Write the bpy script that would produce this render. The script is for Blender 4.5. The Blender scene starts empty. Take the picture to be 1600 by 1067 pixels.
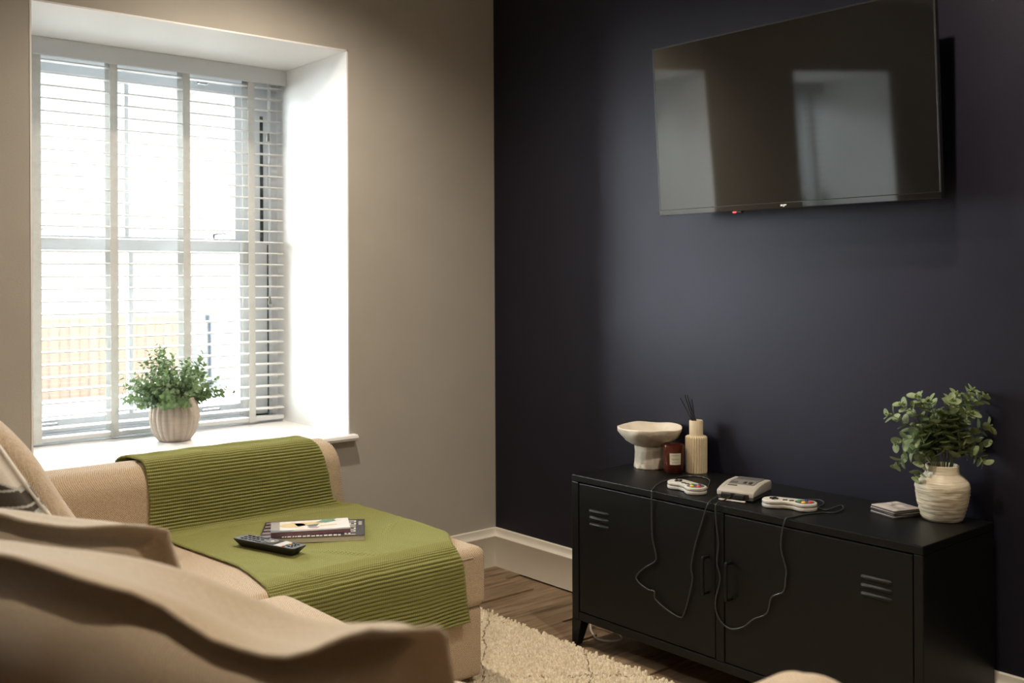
import bpy, bmesh, math, random
from mathutils import Vector, Matrix, noise
random.seed(7)
PI = math.pi
D = bpy.data
SC = bpy.context.scene
COL = SC.collection

# ------------------------------------------------------------------ camera
TH, ROLL, FPX = math.radians(49.533), math.radians(-0.270), 1591.7
CAM = Vector((-2.893, -3.511, 1.28))
Fv = Vector((math.cos(TH), math.sin(TH), 0)); R0 = Vector((math.sin(TH), -math.cos(TH), 0)); U0 = Vector((0, 0, 1))
Rv = R0*math.cos(ROLL)+U0*math.sin(ROLL); Uv = U0*math.cos(ROLL)-R0*math.sin(ROLL)
cd = D.cameras.new('camera'); cam = D.objects.new('camera', cd); COL.objects.link(cam)
m = Matrix((Rv, Uv, -Fv)).transposed().to_4x4(); m.translation = CAM; cam.matrix_world = m
cd.sensor_width = 36; cd.lens = FPX/1600*36; cd.shift_y = -(533.5-433.8)/1600
cd.clip_start = 0.05; cd.clip_end = 200
cd.dof.use_dof = True; cd.dof.focus_distance = 3.4; cd.dof.aperture_fstop = 3.0
SC.camera = cam
# ------------------------------------------------------------------ light and exposure
SC.view_settings.view_transform = 'Standard'; SC.view_settings.look = 'None'
SC.view_settings.gamma = 1; SC.view_settings.use_curve_mapping = False
SC.view_settings.exposure = 0.0
SC.cycles.use_denoising = True
SC.cycles.max_bounces = 10; SC.cycles.diffuse_bounces = 5; SC.cycles.transparent_max_bounces = 16
SC.cycles.sample_clamp_indirect = 6; SC.cycles.caustics_reflective = False; SC.cycles.caustics_refractive = False
W = D.worlds.new('overcast_sky'); SC.world = W; W.use_nodes = True
bg = W.node_tree.nodes['Background']; bg.inputs[0].default_value = (0.92, 0.97, 1.0, 1); bg.inputs[1].default_value = 54.0
for i, px in enumerate((-1.35, -3.42)):           # daylight enters through the two windows
    l = D.lights.new('window_portal', 'AREA'); l.shape = 'RECTANGLE'; l.size = 1.2; l.size_y = 1.52; l.cycles.is_portal = True
    o = D.objects.new('window_portal', l); COL.objects.link(o); o.location = (px, 0.70, 1.42); o.rotation_euler = (-PI/2, 0, 0)
SPOT_W = 115.0; SPOT_COL = (1.0, 0.87, 0.70)
DOWNLIGHTS = [(-1.25, -0.70, 1.05), (-.80, -2.20, .85), (-2.75, -2.75, .75), (-1.05, -3.9, .45)]   # x, y, share of SPOT_W

# ------------------------------------------------------------------ materials
def nn(nt, t, **kw):
    n = nt.nodes.new(t)
    for k, v in kw.items():
        if k.startswith('i_'):
            key = k[2:]
            n.inputs[int(key) if key.isdigit() else key.replace('_', ' ')].default_value = v
        else: setattr(n, k, v)
    return n
def base(name):
    m = D.materials.new(name); m.use_nodes = True; nt = m.node_tree
    return m, nt, nt.nodes['Principled BSDF'], nt.links.new
def c4(c): return (c[0], c[1], c[2], 1)
def pm(name, col, rough=.5, var=.06, scale=14, bump=0.0, bscale=None, spec=.5, metal=0, stretch=(1, 1, 1), coat=0, dist=.01, col2=None):
    """procedural paint / plastic / ceramic: noise mottled colour, optional fine relief"""
    m, nt, b, L = base(name)
    tc = nn(nt, 'ShaderNodeTexCoord'); mp = nn(nt, 'ShaderNodeMapping'); mp.inputs['Scale'].default_value = stretch
    L(tc.outputs['Object'], mp.inputs[0])
    n = nn(nt, 'ShaderNodeTexNoise', i_Scale=scale, i_Detail=4.0); L(mp.outputs[0], n.inputs['Vector'])
    r = nn(nt, 'ShaderNodeValToRGB'); L(n.outputs['Fac'], r.inputs[0])
    lo = [x*(1-var) for x in col]; hi = [min(1, x*(1+var)) for x in col]
    if col2: lo, hi = col, col2
    r.color_ramp.elements[0].color = c4(lo); r.color_ramp.elements[1].color = c4(hi)
    r.color_ramp.elements[0].position = .3; r.color_ramp.elements[1].position = .7
    L(r.outputs[0], b.inputs['Base Color'])
    b.inputs['Roughness'].default_value = rough; b.inputs['Metallic'].default_value = metal
    b.inputs['Specular IOR Level'].default_value = spec; b.inputs['Coat Weight'].default_value = coat
    if bump:
        n2 = nn(nt, 'ShaderNodeTexNoise', i_Scale=bscale or scale*4, i_Detail=3.0); L(mp.outputs[0], n2.inputs['Vector'])
        bp = nn(nt, 'ShaderNodeBump', i_Strength=bump, i_Distance=dist); L(n2.outputs['Fac'], bp.inputs['Height']); L(bp.outputs[0], b.inputs['Normal'])
    return m
def weave(name, hi, lo, scale, rough=.9, bump=.5, mixv=.5, sheen=.2):
    m, nt, b, L = base(name)
    tc = nn(nt, 'ShaderNodeTexCoord'); mp = nn(nt, 'ShaderNodeMapping'); mp.inputs['Rotation'].default_value = (.5, .4, PI/4)
    L(tc.outputs['Object'], mp.inputs[0])
    hs = []
    for ax in ('X', 'Y', 'Z'):
        w = nn(nt, 'ShaderNodeTexWave', wave_type='BANDS', bands_direction=ax, i_Scale=scale, i_Distortion=1.5, i_Detail=1.0); w.inputs['Detail Scale'].default_value = 2
        L(mp.outputs[0], w.inputs['Vector']); hs.append(w.outputs['Fac'])
    a = nn(nt, 'ShaderNodeMath', operation='MULTIPLY'); L(hs[0], a.inputs[0]); L(hs[1], a.inputs[1])
    a2 = nn(nt, 'ShaderNodeMath', operation='MAXIMUM'); L(a.outputs[0], a2.inputs[0]); 
    a3 = nn(nt, 'ShaderNodeMath', operation='MULTIPLY'); L(hs[2], a3.inputs[0]); L(hs[0], a3.inputs[1]); L(a3.outputs[0], a2.inputs[1])
    n = nn(nt, 'ShaderNodeTexNoise', i_Scale=260.0, i_Detail=3.0); L(tc.outputs['Object'], n.inputs['Vector'])
    s = nn(nt, 'ShaderNodeMix', data_type='FLOAT', i_0=.6); L(a2.outputs[0], s.inputs[2]); L(n.outputs['Fac'], s.inputs[3])
    r = nn(nt, 'ShaderNodeValToRGB'); L(s.outputs[0], r.inputs[0])
    r.color_ramp.elements[0].color = c4(lo); r.color_ramp.elements[1].color = c4(hi)
    r.color_ramp.elements[0].position = .18; r.color_ramp.elements[1].position = mixv
    L(r.outputs[0], b.inputs['Base Color']); b.inputs['Roughness'].default_value = rough
    b.inputs['Sheen Weight'].default_value = sheen; b.inputs['Specular IOR Level'].default_value = .2
    bp = nn(nt, 'ShaderNodeBump', i_Strength=bump, i_Distance=.002); L(s.outputs[0], bp.inputs['Height']); L(bp.outputs[0], b.inputs['Normal'])
    return m
M = {}
M['wall'] = pm('wall_taupe_paint', (.445, .415, .375), .75, .03, 5, .12, 160, .3, dist=.003)
M['white'] = pm('white_paint', (.87, .87, .875), .5, .02, 4, .05, 90, .4, dist=.002)
M['ceil'] = pm('ceiling_paint', (.80, .79, .77), .9, .02, 4)
M['navy'] = pm('navy_wall_paint', (.0080, .0076, .0150), .47, .10, 6, .10, 220, .36, dist=.003)
M['navy'].node_tree.nodes['Principled BSDF'].inputs['Specular Tint'].default_value = (.88, .86, 1, 1)
M['skirt'] = pm('skirting_paint', (.76, .72, .64), .45, .03, 6, .04, 60, .4, dist=.002)
M['upvc'] = pm('window_white', (.78, .80, .83), .35, .02, 6)
M['slat'] = pm('blind_slat_white', (.80, .80, .79), .45, .02, 8, .05, 80, .4, stretch=(.2, 4, 4), dist=.001)
M['valance'] = pm('blind_valance_white', (.66, .68, .70), .5, .02, 8)
M['tape'] = pm('blind_tape', (.72, .72, .70), .9, .05, 60, .3, 500, .1, dist=.001)
def translucent(m, amt, tc=(.85, .85, .84)):
    nt = m.node_tree; b = nt.nodes['Principled BSDF']; out = nt.nodes['Material Output']; L = nt.links.new
    t = nn(nt, 'ShaderNodeBsdfTranslucent'); t.inputs[0].default_value = c4(tc); mx = nn(nt, 'ShaderNodeMixShader', i_0=amt)
    L(b.outputs[0], mx.inputs[1]); L(t.outputs[0], mx.inputs[2]); L(mx.outputs[0], out.inputs[0])
translucent(M['tape'], .25)
M['chrome'] = pm('chrome', (.6, .61, .62), .2, .03, 20, metal=1)
M['seal'] = pm('dark_seal', (.03, .04, .04), .7, .1, 30)
M['bmetal'] = pm('black_powder_coat', (.0042, .0042, .0041), .40, .12, 30, .12, 700, .22, dist=.002)
M['bplastic'] = pm('black_plastic', (.012, .012, .013), .35, .1, 40, .04, 900, .5, dist=.001)
M['cable'] = pm('cable_black', (.03, .033, .032), .3, .08, 60)
M['wcable'] = pm('cable_white', (.72, .66, .62), .45, .05, 60)
M['grey'] = pm('console_grey', (.52, .49, .44), .45, .04, 40, .05, 900, .4, dist=.001)
M['cgrey'] = pm('console_shell_grey', (.37, .345, .305), .45, .04, 40, .05, 900, .4, dist=.001)
M['grey2'] = pm('console_dark_grey', (.085, .082, .077), .5, .05, 40)
M['grey3'] = pm('console_mid_grey', (.17, .163, .15), .5, .05, 40)
for k, c in dict(red=(.55, .03, .03), green=(.02, .25, .09), blue=(.02, .04, .20), yellow=(.75, .38, .02)).items():
    M[k] = pm(k+'_button', c, .3, .04, 60)
M['stone'] = pm('rough_ceramic', (.62, .55, .45), .85, .12, 18, .5, 40, .2, col2=(.72, .66, .57), dist=.006)
M['ribcer'] = pm('cream_ribbed_ceramic', (.60, .50, .34), .6, .07, 30, .15, 200, .3, dist=.002)
M['potcer'] = pm('pinkish_grey_ceramic', (.52, .44, .38), .75, .06, 40, .25, 300, .25, stretch=(.4, .4, 3), dist=.002)
M['vasecer'] = pm('cream_glazed_ceramic', (.66, .58, .44), .38, .06, 14, .35, 26, .45, stretch=(.35, .35, 4.5), dist=.012)
M['wax'] = pm('candle_wax', (.62, .52, .40), .6, .04, 30)
M['paper'] = pm('label_paper', (.62, .60, .46), .8, .04, 60)
M['cream'] = pm('page_cream', (.62, .57, .48), .8, .06, 90, stretch=(1, 1, 8))
M['ink'] = pm('print_ink', (.03, .022, .024), .5, .1, 60)
M['plum'] = pm('print_plum', (.20, .11, .14), .5, .1, 60)
M['pink'] = pm('print_pink', (.45, .30, .33), .5, .08, 60)
M['pwhite'] = pm('print_white', (.74, .71, .70), .5, .04, 60)
M['pyellow'] = pm('print_yellow', (.66, .52, .26), .5, .05, 60)
M['pgreen'] = pm('print_green', (.12, .26, .18), .5, .08, 60)
M['pgrey'] = pm('print_grey', (.34, .32, .30), .5, .06, 60)
M['pslate'] = pm('print_slate', (.12, .14, .16), .5, .06, 60)
M['reed'] = pm('reed_black', (.008, .008, .008), .7, .1, 60)
M['remote'] = pm('remote_graphite', (.13, .14, .165), .38, .06, 60)
M['rsilver'] = pm('remote_panel', (.55, .53, .50), .45, .05, 60)
M['marble'] = pm('pale_marble', (.36, .32, .32), .3, .1, 9, col2=(.70, .64, .60), stretch=(1, 2.2, 1))
M['cedge'] = pm('coaster_edge', (.05, .042, .036), .6, .15, 60)
M['stem'] = pm('plant_stem', (.10, .12, .05), .7, .15, 40)
M['leafA'] = pm('sill_leaf', (.05, .105, .035), .5, .1, 26, spec=.35, col2=(.25, .33, .21))
M['leafB'] = pm('eucalyptus_leaf', (.14, .20, .08), .5, .1, 1.1, spec=.35, col2=(.34, .40, .24))
M['bud'] = pm('eucalyptus_bud', (.20, .25, .08), .6, .15, 60)
translucent(M['leafA'], .22, (.22, .34, .10)); translucent(M['leafB'], .15, (.30, .40, .16))
M['soil'] = pm('moss', (.03, .035, .02), .9, .2, 60, .5)
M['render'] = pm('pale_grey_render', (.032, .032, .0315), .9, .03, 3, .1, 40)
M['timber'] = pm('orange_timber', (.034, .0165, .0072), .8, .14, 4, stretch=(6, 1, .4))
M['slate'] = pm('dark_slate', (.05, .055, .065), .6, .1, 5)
M['post'] = pm('dark_blue_steel', (.010, .012, .016), .5, .1, 10)
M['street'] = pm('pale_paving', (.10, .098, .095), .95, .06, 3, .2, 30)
M['carp'] = pm('car_white_paint', (.75, .76, .78), .25, .02, 4)
M['carg'] = pm('car_glass', (.03, .035, .045), .08, .05, 4)
M['tyre'] = pm('tyre', (.02, .02, .02), .8, .1, 30)
M['sofa'] = weave('sofa_tweed', (.58, .455, .325), (.29, .21, .14), 75, .92, .6, .55)
M['linen'] = weave('linen_taupe', (.48, .385, .28), (.32, .25, .175), 120, .95, .25, .6)
M['linenw'] = weave('linen_white', (.68, .62, .55), (.54, .49, .43), 120, .95, .2, .6)
M['print'] = weave('leaf_print_dark', (.07, .058, .048), (.045, .036, .03), 120, .95, .2, .6)
M['vein'] = weave('leaf_print_vein', (.42, .42, .39), (.33, .33, .30), 120, .95, .2, .6)

def screen_mat():
    m, nt, b, L = base('tv_screen_glass')
    n = nn(nt, 'ShaderNodeTexNoise', i_Scale=900.0); tc = nn(nt, 'ShaderNodeTexCoord'); L(tc.outputs['Object'], n.inputs['Vector'])
    r = nn(nt, 'ShaderNodeMapRange', i_3=.035, i_4=.06); L(n.outputs['Fac'], r.inputs[0]); L(r.outputs[0], b.inputs['Roughness'])
    b.inputs['Base Color'].default_value = (.006, .006, .006, 1); b.inputs['Specular IOR Level'].default_value = 1.0
    b.inputs['IOR'].default_value = 1.72
    return m
M['screen'] = screen_mat()
def glass_mat():
    m, nt, b, L = base('window_glass'); out = nt.nodes['Material Output']
    tr = nn(nt, 'ShaderNodeBsdfTransparent'); tr.inputs[0].default_value = (.96, .98, .97, 1)
    gl = nn(nt, 'ShaderNodeBsdfGlossy'); gl.inputs['Roughness'].default_value = .03
    fr = nn(nt, 'ShaderNodeFresnel', i_IOR=1.3); mx = nn(nt, 'ShaderNodeMixShader')
    L(fr.outputs[0], mx.inputs[0]); L(tr.outputs[0], mx.inputs[1]); L(gl.outputs[0], mx.inputs[2]); L(mx.outputs[0], out.inputs[0])
    return m
M['glass'] = glass_mat()
def amber_mat():
    m, nt, b, L = base('amber_glass'); out = nt.nodes['Material Output']
    tc = nn(nt, 'ShaderNodeTexCoord'); n = nn(nt, 'ShaderNodeTexNoise', i_Scale=30.0); L(tc.outputs['Object'], n.inputs['Vector'])
    r = nn(nt, 'ShaderNodeValToRGB'); L(n.outputs['Fac'], r.inputs[0])
    r.color_ramp.elements[0].color = (.42, .10, .025, 1); r.color_ramp.elements[1].color = (.55, .16, .045, 1)
    tr = nn(nt, 'ShaderNodeBsdfTransparent'); L(r.outputs[0], tr.inputs[0])
    b.inputs['Base Color'].default_value = (.10, .022, .012, 1); b.inputs['Roughness'].default_value = .12
    mx = nn(nt, 'ShaderNodeMixShader', i_0=.62); L(tr.outputs[0], mx.inputs[1]); L(b.outputs[0], mx.inputs[2]); L(mx.outputs[0], out.inputs[0])
    return m
M['amber'] = amber_mat()
def emis(name, col, s):
    m, nt, b, L = base(name); b.inputs['Emission Color'].default_value = c4(col); b.inputs['Emission Strength'].default_value = s
    b.inputs['Base Color'].default_value = c4(col); return m
M['led'] = emis('standby_led', (1, .02, .02), 6); M['lamp'] = emis('downlight_lens', (1, .8, .55), 12)
def wood_mat():
    m, nt, b, L = base('oak_plank')
    tc = nn(nt, 'ShaderNodeTexCoord'); oi = nn(nt, 'ShaderNodeObjectInfo')
    sc = nn(nt, 'ShaderNodeVectorMath', operation='MULTIPLY_ADD'); sc.inputs[1].default_value = (1, 1, 1)
    cb = nn(nt, 'ShaderNodeCombineXYZ'); ml = nn(nt, 'ShaderNodeMath', operation='MULTIPLY', i_1=40.0); L(oi.outputs['Random'], ml.inputs[0])
    for i in range(3): L(ml.outputs[0], cb.inputs[i])
    L(tc.outputs['Object'], sc.inputs[0]); L(cb.outputs[0], sc.inputs[2])
    mp = nn(nt, 'ShaderNodeMapping'); mp.inputs['Scale'].default_value = (.9, 11, 5); L(sc.outputs[0], mp.inputs[0])
    n = nn(nt, 'ShaderNodeTexNoise', i_Scale=3.2, i_Detail=8.0, i_Roughness=.62, i_Distortion=.6); L(mp.outputs[0], n.inputs['Vector'])
    r = nn(nt, 'ShaderNodeValToRGB'); L(n.outputs['Fac'], r.inputs[0])
    e = r.color_ramp.elements; e[0].color = (.105, .068, .042, 1); e[0].position = .33; e[1].color = (.33, .23, .145, 1); e[1].position = .66
    x = e.new(.48); x.color = (.215, .145, .088, 1)
    L(r.outputs[0], b.inputs['Base Color']); b.inputs['Roughness'].default_value = .5
    bp = nn(nt, 'ShaderNodeBump', i_Strength=.25, i_Distance=.002); L(n.outputs['Fac'], bp.inputs['Height']); L(bp.outputs[0], b.inputs['Normal'])
    return m
M['wood'] = wood_mat()
def rug_mat():
    m, nt, b, L = base('wool_rug_diamond')
    g = nn(nt, 'ShaderNodeNewGeometry')
    nz = nn(nt, 'ShaderNodeTexNoise', i_Scale=9.0, i_Detail=3.0); L(g.outputs['Position'], nz.inputs['Vector'])
    wob = nn(nt, 'ShaderNodeMath', operation='MULTIPLY_ADD', i_1=.06, i_2=-.03); L(nz.outputs['Fac'], wob.inputs[0])
    lines = []
    for v, off, per in (((.76, -.65, 0), -.02, .34), ((.65, .76, 0), -.83, .51)):
        d = nn(nt, 'ShaderNodeVectorMath', operation='DOT_PRODUCT'); d.inputs[1].default_value = v; L(g.outputs['Position'], d.inputs[0])
        a = nn(nt, 'ShaderNodeMath', operation='ADD'); L(d.outputs['Value'], a.inputs[0]); L(wob.outputs[0], a.inputs[1])
        s = nn(nt, 'ShaderNodeMath', operation='SUBTRACT', i_1=off-per/2); L(a.outputs[0], s.inputs[0])
        md = nn(nt, 'ShaderNodeMath', operation='FLOORED_MODULO', i_1=per); L(s.outputs[0], md.inputs[0])
        s2 = nn(nt, 'ShaderNodeMath', operation='SUBTRACT', i_1=per/2); L(md.outputs[0], s2.inputs[0])
        ab = nn(nt, 'ShaderNodeMath', operation='ABSOLUTE'); L(s2.outputs[0], ab.inputs[0])
        lt = nn(nt, 'ShaderNodeMath', operation='LESS_THAN', i_1=.0026); L(ab.outputs[0], lt.inputs[0]); lines.append(lt.outputs[0])
    mx = nn(nt, 'ShaderNodeMath', operation='MAXIMUM'); L(lines[0], mx.inputs[0]); L(lines[1], mx.inputs[1])
    n2 = nn(nt, 'ShaderNodeTexNoise', i_Scale=70.0, i_Detail=3.0); L(g.outputs['Position'], n2.inputs['Vector'])
    r = nn(nt, 'ShaderNodeValToRGB'); L(n2.outputs['Fac'], r.inputs[0])
    r.color_ramp.elements[0].color = (.58, .48, .34, 1); r.color_ramp.elements[1].color = (.80, .72, .58, 1)
    r.color_ramp.elements[0].position = .3; r.color_ramp.elements[1].position = .7
    gt = nn(nt, 'ShaderNodeMath', operation='GREATER_THAN', i_1=.44); L(n2.outputs['Fac'], gt.inputs[0])
    m2 = nn(nt, 'ShaderNodeMath', operation='MULTIPLY'); L(mx.outputs[0], m2.inputs[0]); L(gt.outputs[0], m2.inputs[1])
    mixc = nn(nt, 'ShaderNodeMix', data_type='RGBA'); L(m2.outputs[0], mixc.inputs[0]); L(r.outputs[0], mixc.inputs[6]); mixc.inputs[7].default_value = (.27, .21, .145, 1)
    L(mixc.outputs[2], b.inputs['Base Color']); b.inputs['Roughness'].default_value = .95; b.inputs['Specular IOR Level'].default_value = .1
    return m
M['rug'] = rug_mat()
def throw_mat():
    m, nt, b, L = base('green_waffle_cotton')
    tc = nn(nt, 'ShaderNodeTexCoord'); mp = nn(nt, 'ShaderNodeMapping'); L(tc.outputs['UV'], mp.inputs[0])
    w = nn(nt, 'ShaderNodeTexWave', wave_type='BANDS', bands_direction='X', i_Scale=46.0, i_Distortion=.4); L(mp.outputs[0], w.inputs['Vector'])
    w2 = nn(nt, 'ShaderNodeTexWave', wave_type='BANDS', bands_direction='Y', i_Scale=58.0, i_Distortion=.4); L(mp.outputs[0], w2.inputs['Vector'])
    ad = nn(nt, 'ShaderNodeMath', operation='MULTIPLY'); L(w.outputs['Fac'], ad.inputs[0]); L(w2.outputs['Fac'], ad.inputs[1])
    n = nn(nt, 'ShaderNodeTexNoise', i_Scale=350.0, i_Detail=2.0); L(tc.outputs['Object'], n.inputs['Vector'])
    s = nn(nt, 'ShaderNodeMix', data_type='FLOAT', i_0=.4); L(ad.outputs[0], s.inputs[2]); L(n.outputs['Fac'], s.inputs[3])
    r = nn(nt, 'ShaderNodeValToRGB'); L(s.outputs[0], r.inputs[0])
    r.color_ramp.elements[0].color = (.17, .172, .048, 1); r.color_ramp.elements[1].color = (.30, .295, .118, 1)
    r.color_ramp.elements[0].position = .15; r.color_ramp.elements[1].position = .6
    L(r.outputs[0], b.inputs['Base Color']); b.inputs['Roughness'].default_value = .95; b.inputs['Specular IOR Level'].default_value = .12; b.inputs['Sheen Weight'].default_value = .25
    b.inputs['Sheen Tint'].default_value = (.7, .75, .4, 1)
    bp = nn(nt, 'ShaderNodeBump', i_Strength=.25, i_Distance=.0012); L(s.outputs[0], bp.inputs['Height']); L(bp.outputs[0], b.inputs['Normal'])
    return m
M['throw'] = throw_mat()

# ------------------------------------------------------------------ geometry helpers
class MB:
    """collects shapes, then links them as ONE mesh object"""
    def __init__(s): s.v = []; s.f = []; s.mi = []
    def add(s, v, f, mi=0):
        k = len(s.v); s.v += [tuple(p) for p in v]; s.f += [tuple(i+k for i in q) for q in f]; s.mi += [mi]*len(f); return s
    def box(s, x0, x1, y0, y1, z0, z1, M4=None, bev=0.0, seg=2):
        bm = bmesh.new(); bmesh.ops.create_cube(bm, size=1)
        for v in bm.verts: v.co = Vector(((x0+x1)/2+v.co.x*(x1-x0), (y0+y1)/2+v.co.y*(y1-y0), (z0+z1)/2+v.co.z*(z1-z0)))
        if bev: bmesh.ops.bevel(bm, geom=bm.edges[:], offset=bev, segments=seg, profile=.5, affect='EDGES')
        return s.bm(bm, M4)
    def bm(s, bm, M4=None, mi=0):
        bm.verts.index_update(); bm.faces.ensure_lookup_table()
        v = [(M4 @ p.co if M4 else p.co)[:] for p in bm.verts]; f = [[x.index for x in q.verts] for q in bm.faces]; bm.free(); return s.add(v, f, mi)
    def prism(s, pts, z0, z1, bev=0.0, M4=None, seg=2):
        """outline in xy, extruded in z"""
        bm = bmesh.new(); vs = [bm.verts.new((p[0], p[1], z0)) for p in pts]; fc = bm.faces.new(vs)
        r = bmesh.ops.extrude_face_region(bm, geom=[fc]); nv = [g for g in r['geom'] if isinstance(g, bmesh.types.BMVert)]
        for v in nv: v.co.z = z1
        bmesh.ops.recalc_face_normals(bm, faces=bm.faces[:])
        if bev:
            ed = [e for e in bm.edges if abs(e.verts[0].co.z-e.verts[1].co.z) < 1e-6]
            bmesh.ops.bevel(bm, geom=ed, offset=bev, segments=seg, profile=.5, affect='EDGES')
        return s.bm(bm, M4)
    def lathe(s, prof, seg=48, c=(0, 0, 0), rf=None, closed=True):
        n = len(prof); v = []; f = []
        for i in range(seg):
            a = 2*PI*i/seg
            for j, (r, z) in enumerate(prof):
                rr, zz = (rf(r, z, a, j) if rf else (r, z))
                v.append((c[0]+rr*math.cos(a), c[1]+rr*math.sin(a), c[2]+zz))
        for i in range(seg):
            k = (i+1) % seg
            for j in range(n-1): f.append((i*n+j, k*n+j, k*n+j+1, i*n+j+1))
        return s.add(v, f)
    def tube(s, pts, r, seg=8, closed=False, cap=True, rend=None):
        pts = [Vector(p) for p in pts]; n = len(pts); v = []; f = []
        prev = None
        for i, p in enumerate(pts):
            if closed: t = pts[(i+1) % n]-pts[i-1]
            else: t = pts[min(i+1, n-1)]-pts[max(i-1, 0)]
            if t.length < 1e-9: t = Vector((0, 0, 1))
            t.normalize()
            if prev is None: a = t.orthogonal().normalized()
            else:
                a = prev-t*prev.dot(t); a = a.normalized() if a.length > 1e-6 else t.orthogonal().normalized()
            prev = a; b = t.cross(a)
            rr = r if rend is None else r+(rend-r)*i/max(1, n-1)
            for k in range(seg):
                q = 2*PI*k/seg; v.append(p+a*rr*math.cos(q)+b*rr*math.sin(q))
        for i in range(n if closed else n-1):
            j = (i+1) % n
            for k in range(seg): f.append((i*seg+k, i*seg+(k+1) % seg, j*seg+(k+1) % seg, j*seg+k))
        if cap and not closed: f.append(tuple(range(seg))[::-1]); f.append(tuple((n-1)*seg+k for k in range(seg)))
        return s.add(v, f)
    def rbox(s, size, r, c=(0, 0, 0), n=8, crown=None, M4=None):
        """padded box: rounded on every edge; crown(x,y,z)->offset vector"""
        h = [d/2 for d in size]
        def axis(hh):
            inner = hh-r; a = [-hh+r*(1-math.cos(k*PI/10)) for k in range(0, 5)]
            mid = [-inner+2*inner*k/n for k in range(n+1)]
            return a+mid+[-q for q in a[::-1]]
        ax = [axis(q) for q in h]; bm = bmesh.new(); cache = {}
        def vert(p):
            k = tuple(round(q, 5) for q in p)
            if k not in cache:
                q = Vector(p); cl = Vector([max(-h[i]+r, min(h[i]-r, q[i])) for i in range(3)]); d = q-cl
                if d.length > 1e-9: q = cl+d.normalized()*r
                if crown: q = q+Vector(crown(q.x/h[0], q.y/h[1], q.z/h[2]))
                cache[k] = bm.verts.new(q+Vector(c))
            return cache[k]
        for d in range(3):
            a, b = [(1, 2), (2, 0), (0, 1)][d]
            for sg in (-1, 1):
                for i in range(len(ax[a])-1):
                    for j in range(len(ax[b])-1):
                        q = []
                        for (ii, jj) in ((i, j), (i+1, j), (i+1, j+1), (i, j+1)):
                            p = [0, 0, 0]; p[d] = sg*h[d]; p[a] = ax[a][ii]; p[b] = ax[b][jj]; q.append(vert(p))
                        q = q if sg > 0 else q[::-1]
                        if len(set(q)) > 2:
                            u = []
                            for w in q:
                                if w not in u: u.append(w)
                            try: bm.faces.new(u)
                            except ValueError: pass
        return s.bm(bm, M4)
    def build(s, name, mat, parent=None, smooth=False, angle=None, loc=None, uv=None):
        me = D.meshes.new(name); me.from_pydata(s.v, [], s.f); me.validate(clean_customdata=False)
        mats = mat if isinstance(mat, (list, tuple)) else [mat]
        for q in mats: me.materials.append(M[q] if isinstance(q, str) else q)
        if len(mats) > 1 and len(me.polygons) == len(s.mi): me.polygons.foreach_set('material_index', s.mi)
        if smooth: me.polygons.foreach_set('use_smooth', [True]*len(me.polygons))
        if smooth and angle: me.set_sharp_from_angle(angle=math.radians(angle))
        if uv:
            l = me.uv_layers.new(name='UVMap')
            for lp in me.loops: l.data[lp.index].uv = uv[lp.vertex_index]
        me.update()
        return link(name, me, parent, loc)
def link(name, me, parent=None, loc=None):
    o = D.objects.new(name, me); COL.objects.link(o)
    if parent: o.parent = parent
    if loc: o.location = loc
    return o
def tag(o, label=None, cat=None, group=None, kind=None):
    for k, v in (('label', label), ('category', cat), ('group', group), ('kind', kind)):
        if v: o[k] = v
    return o
def thing(name, label, cat, loc=(0, 0, 0), rz=0, group=None):
    o = D.objects.new(name, None); COL.objects.link(o); o.location = loc; o.rotation_euler = (0, 0, rz); o.empty_display_size = .05
    return tag(o, label, cat, group)
def struct(o, label): return tag(o, label, kind='structure')
def copy_tree(o, parent=None):
    c = o.copy(); COL.objects.link(c)
    if parent: c.parent = parent
    for ch in list(o.children): copy_tree(ch, c)
    return c
def smooth_path(pts, k=6):
    P = [Vector(p) for p in pts]; out = []
    for i in range(len(P)-1):
        a, b, c, d = P[max(i-1, 0)], P[i], P[i+1], P[min(i+2, len(P)-1)]
        for j in range(k):
            t = j/k; out.append(.5*((2*b)+(c-a)*t+(2*a-5*b+4*c-d)*t*t+(3*b-a-3*c+d)*t**3))
    out.append(P[-1]); return out
def rrect(w, h, r, n=5):
    out = []
    for cx, cy, a0 in ((w/2-r, h/2-r, 0), (-w/2+r, h/2-r, 90), (-w/2+r, -h/2+r, 180), (w/2-r, -h/2+r, 270)):
        for k in range(n+1):
            a = math.radians(a0+90*k/n); out.append((cx+r*math.cos(a), cy+r*math.sin(a)))
    return out
def ellipse(a, b, n=20, cx=0, cy=0): return [(cx+a*math.cos(2*PI*k/n), cy+b*math.sin(2*PI*k/n)) for k in range(n)]

# ------------------------------------------------------------------ the room
XW, YB, HC = -6.6, -5.4, 2.66            # far left wall, wall behind the camera, ceiling height
A0, A1 = -1.941, -.753                   # window opening in view; the second one lies 2.07 m further left
DX = -2.07; WT = .72; ZS, ZT = .66, 2.19
b = MB(); b.box(XW, 0, YB, 0, -.12, -.008)
floor = struct(b.build('floor', 'wood'), 'dark oak plank floor running towards the window wall')
pw, pl = .185, 1.22; me_pl = {}
j = 0; y = 0.0
while y > YB:
    off = (j*.47) % pl; x = -off+pl*.3
    while x > XW:
        x1 = min(0, x); x0 = max(XW, x-pl)
        if x1-x0 > .05:
            key = round(x1-x0, 3)
            if key not in me_pl:
                t = MB().box(-key/2, key/2, -pw/2, pw/2, -.009, 0, bev=.0004, seg=1)
                o = t.build('plank', 'wood', floor); me_pl[key] = o.data
            else: o = link('plank', me_pl[key], floor)
            o.location = ((x0+x1)/2, y-pw/2, 0)
        x -= pl
    y -= pw; j += 1
b = MB(); wins = [(A0+DX, A1+DX), (A0, A1)]
xs = [XW-.15]+[q for w in wins for q in w]+[0.15]
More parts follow.
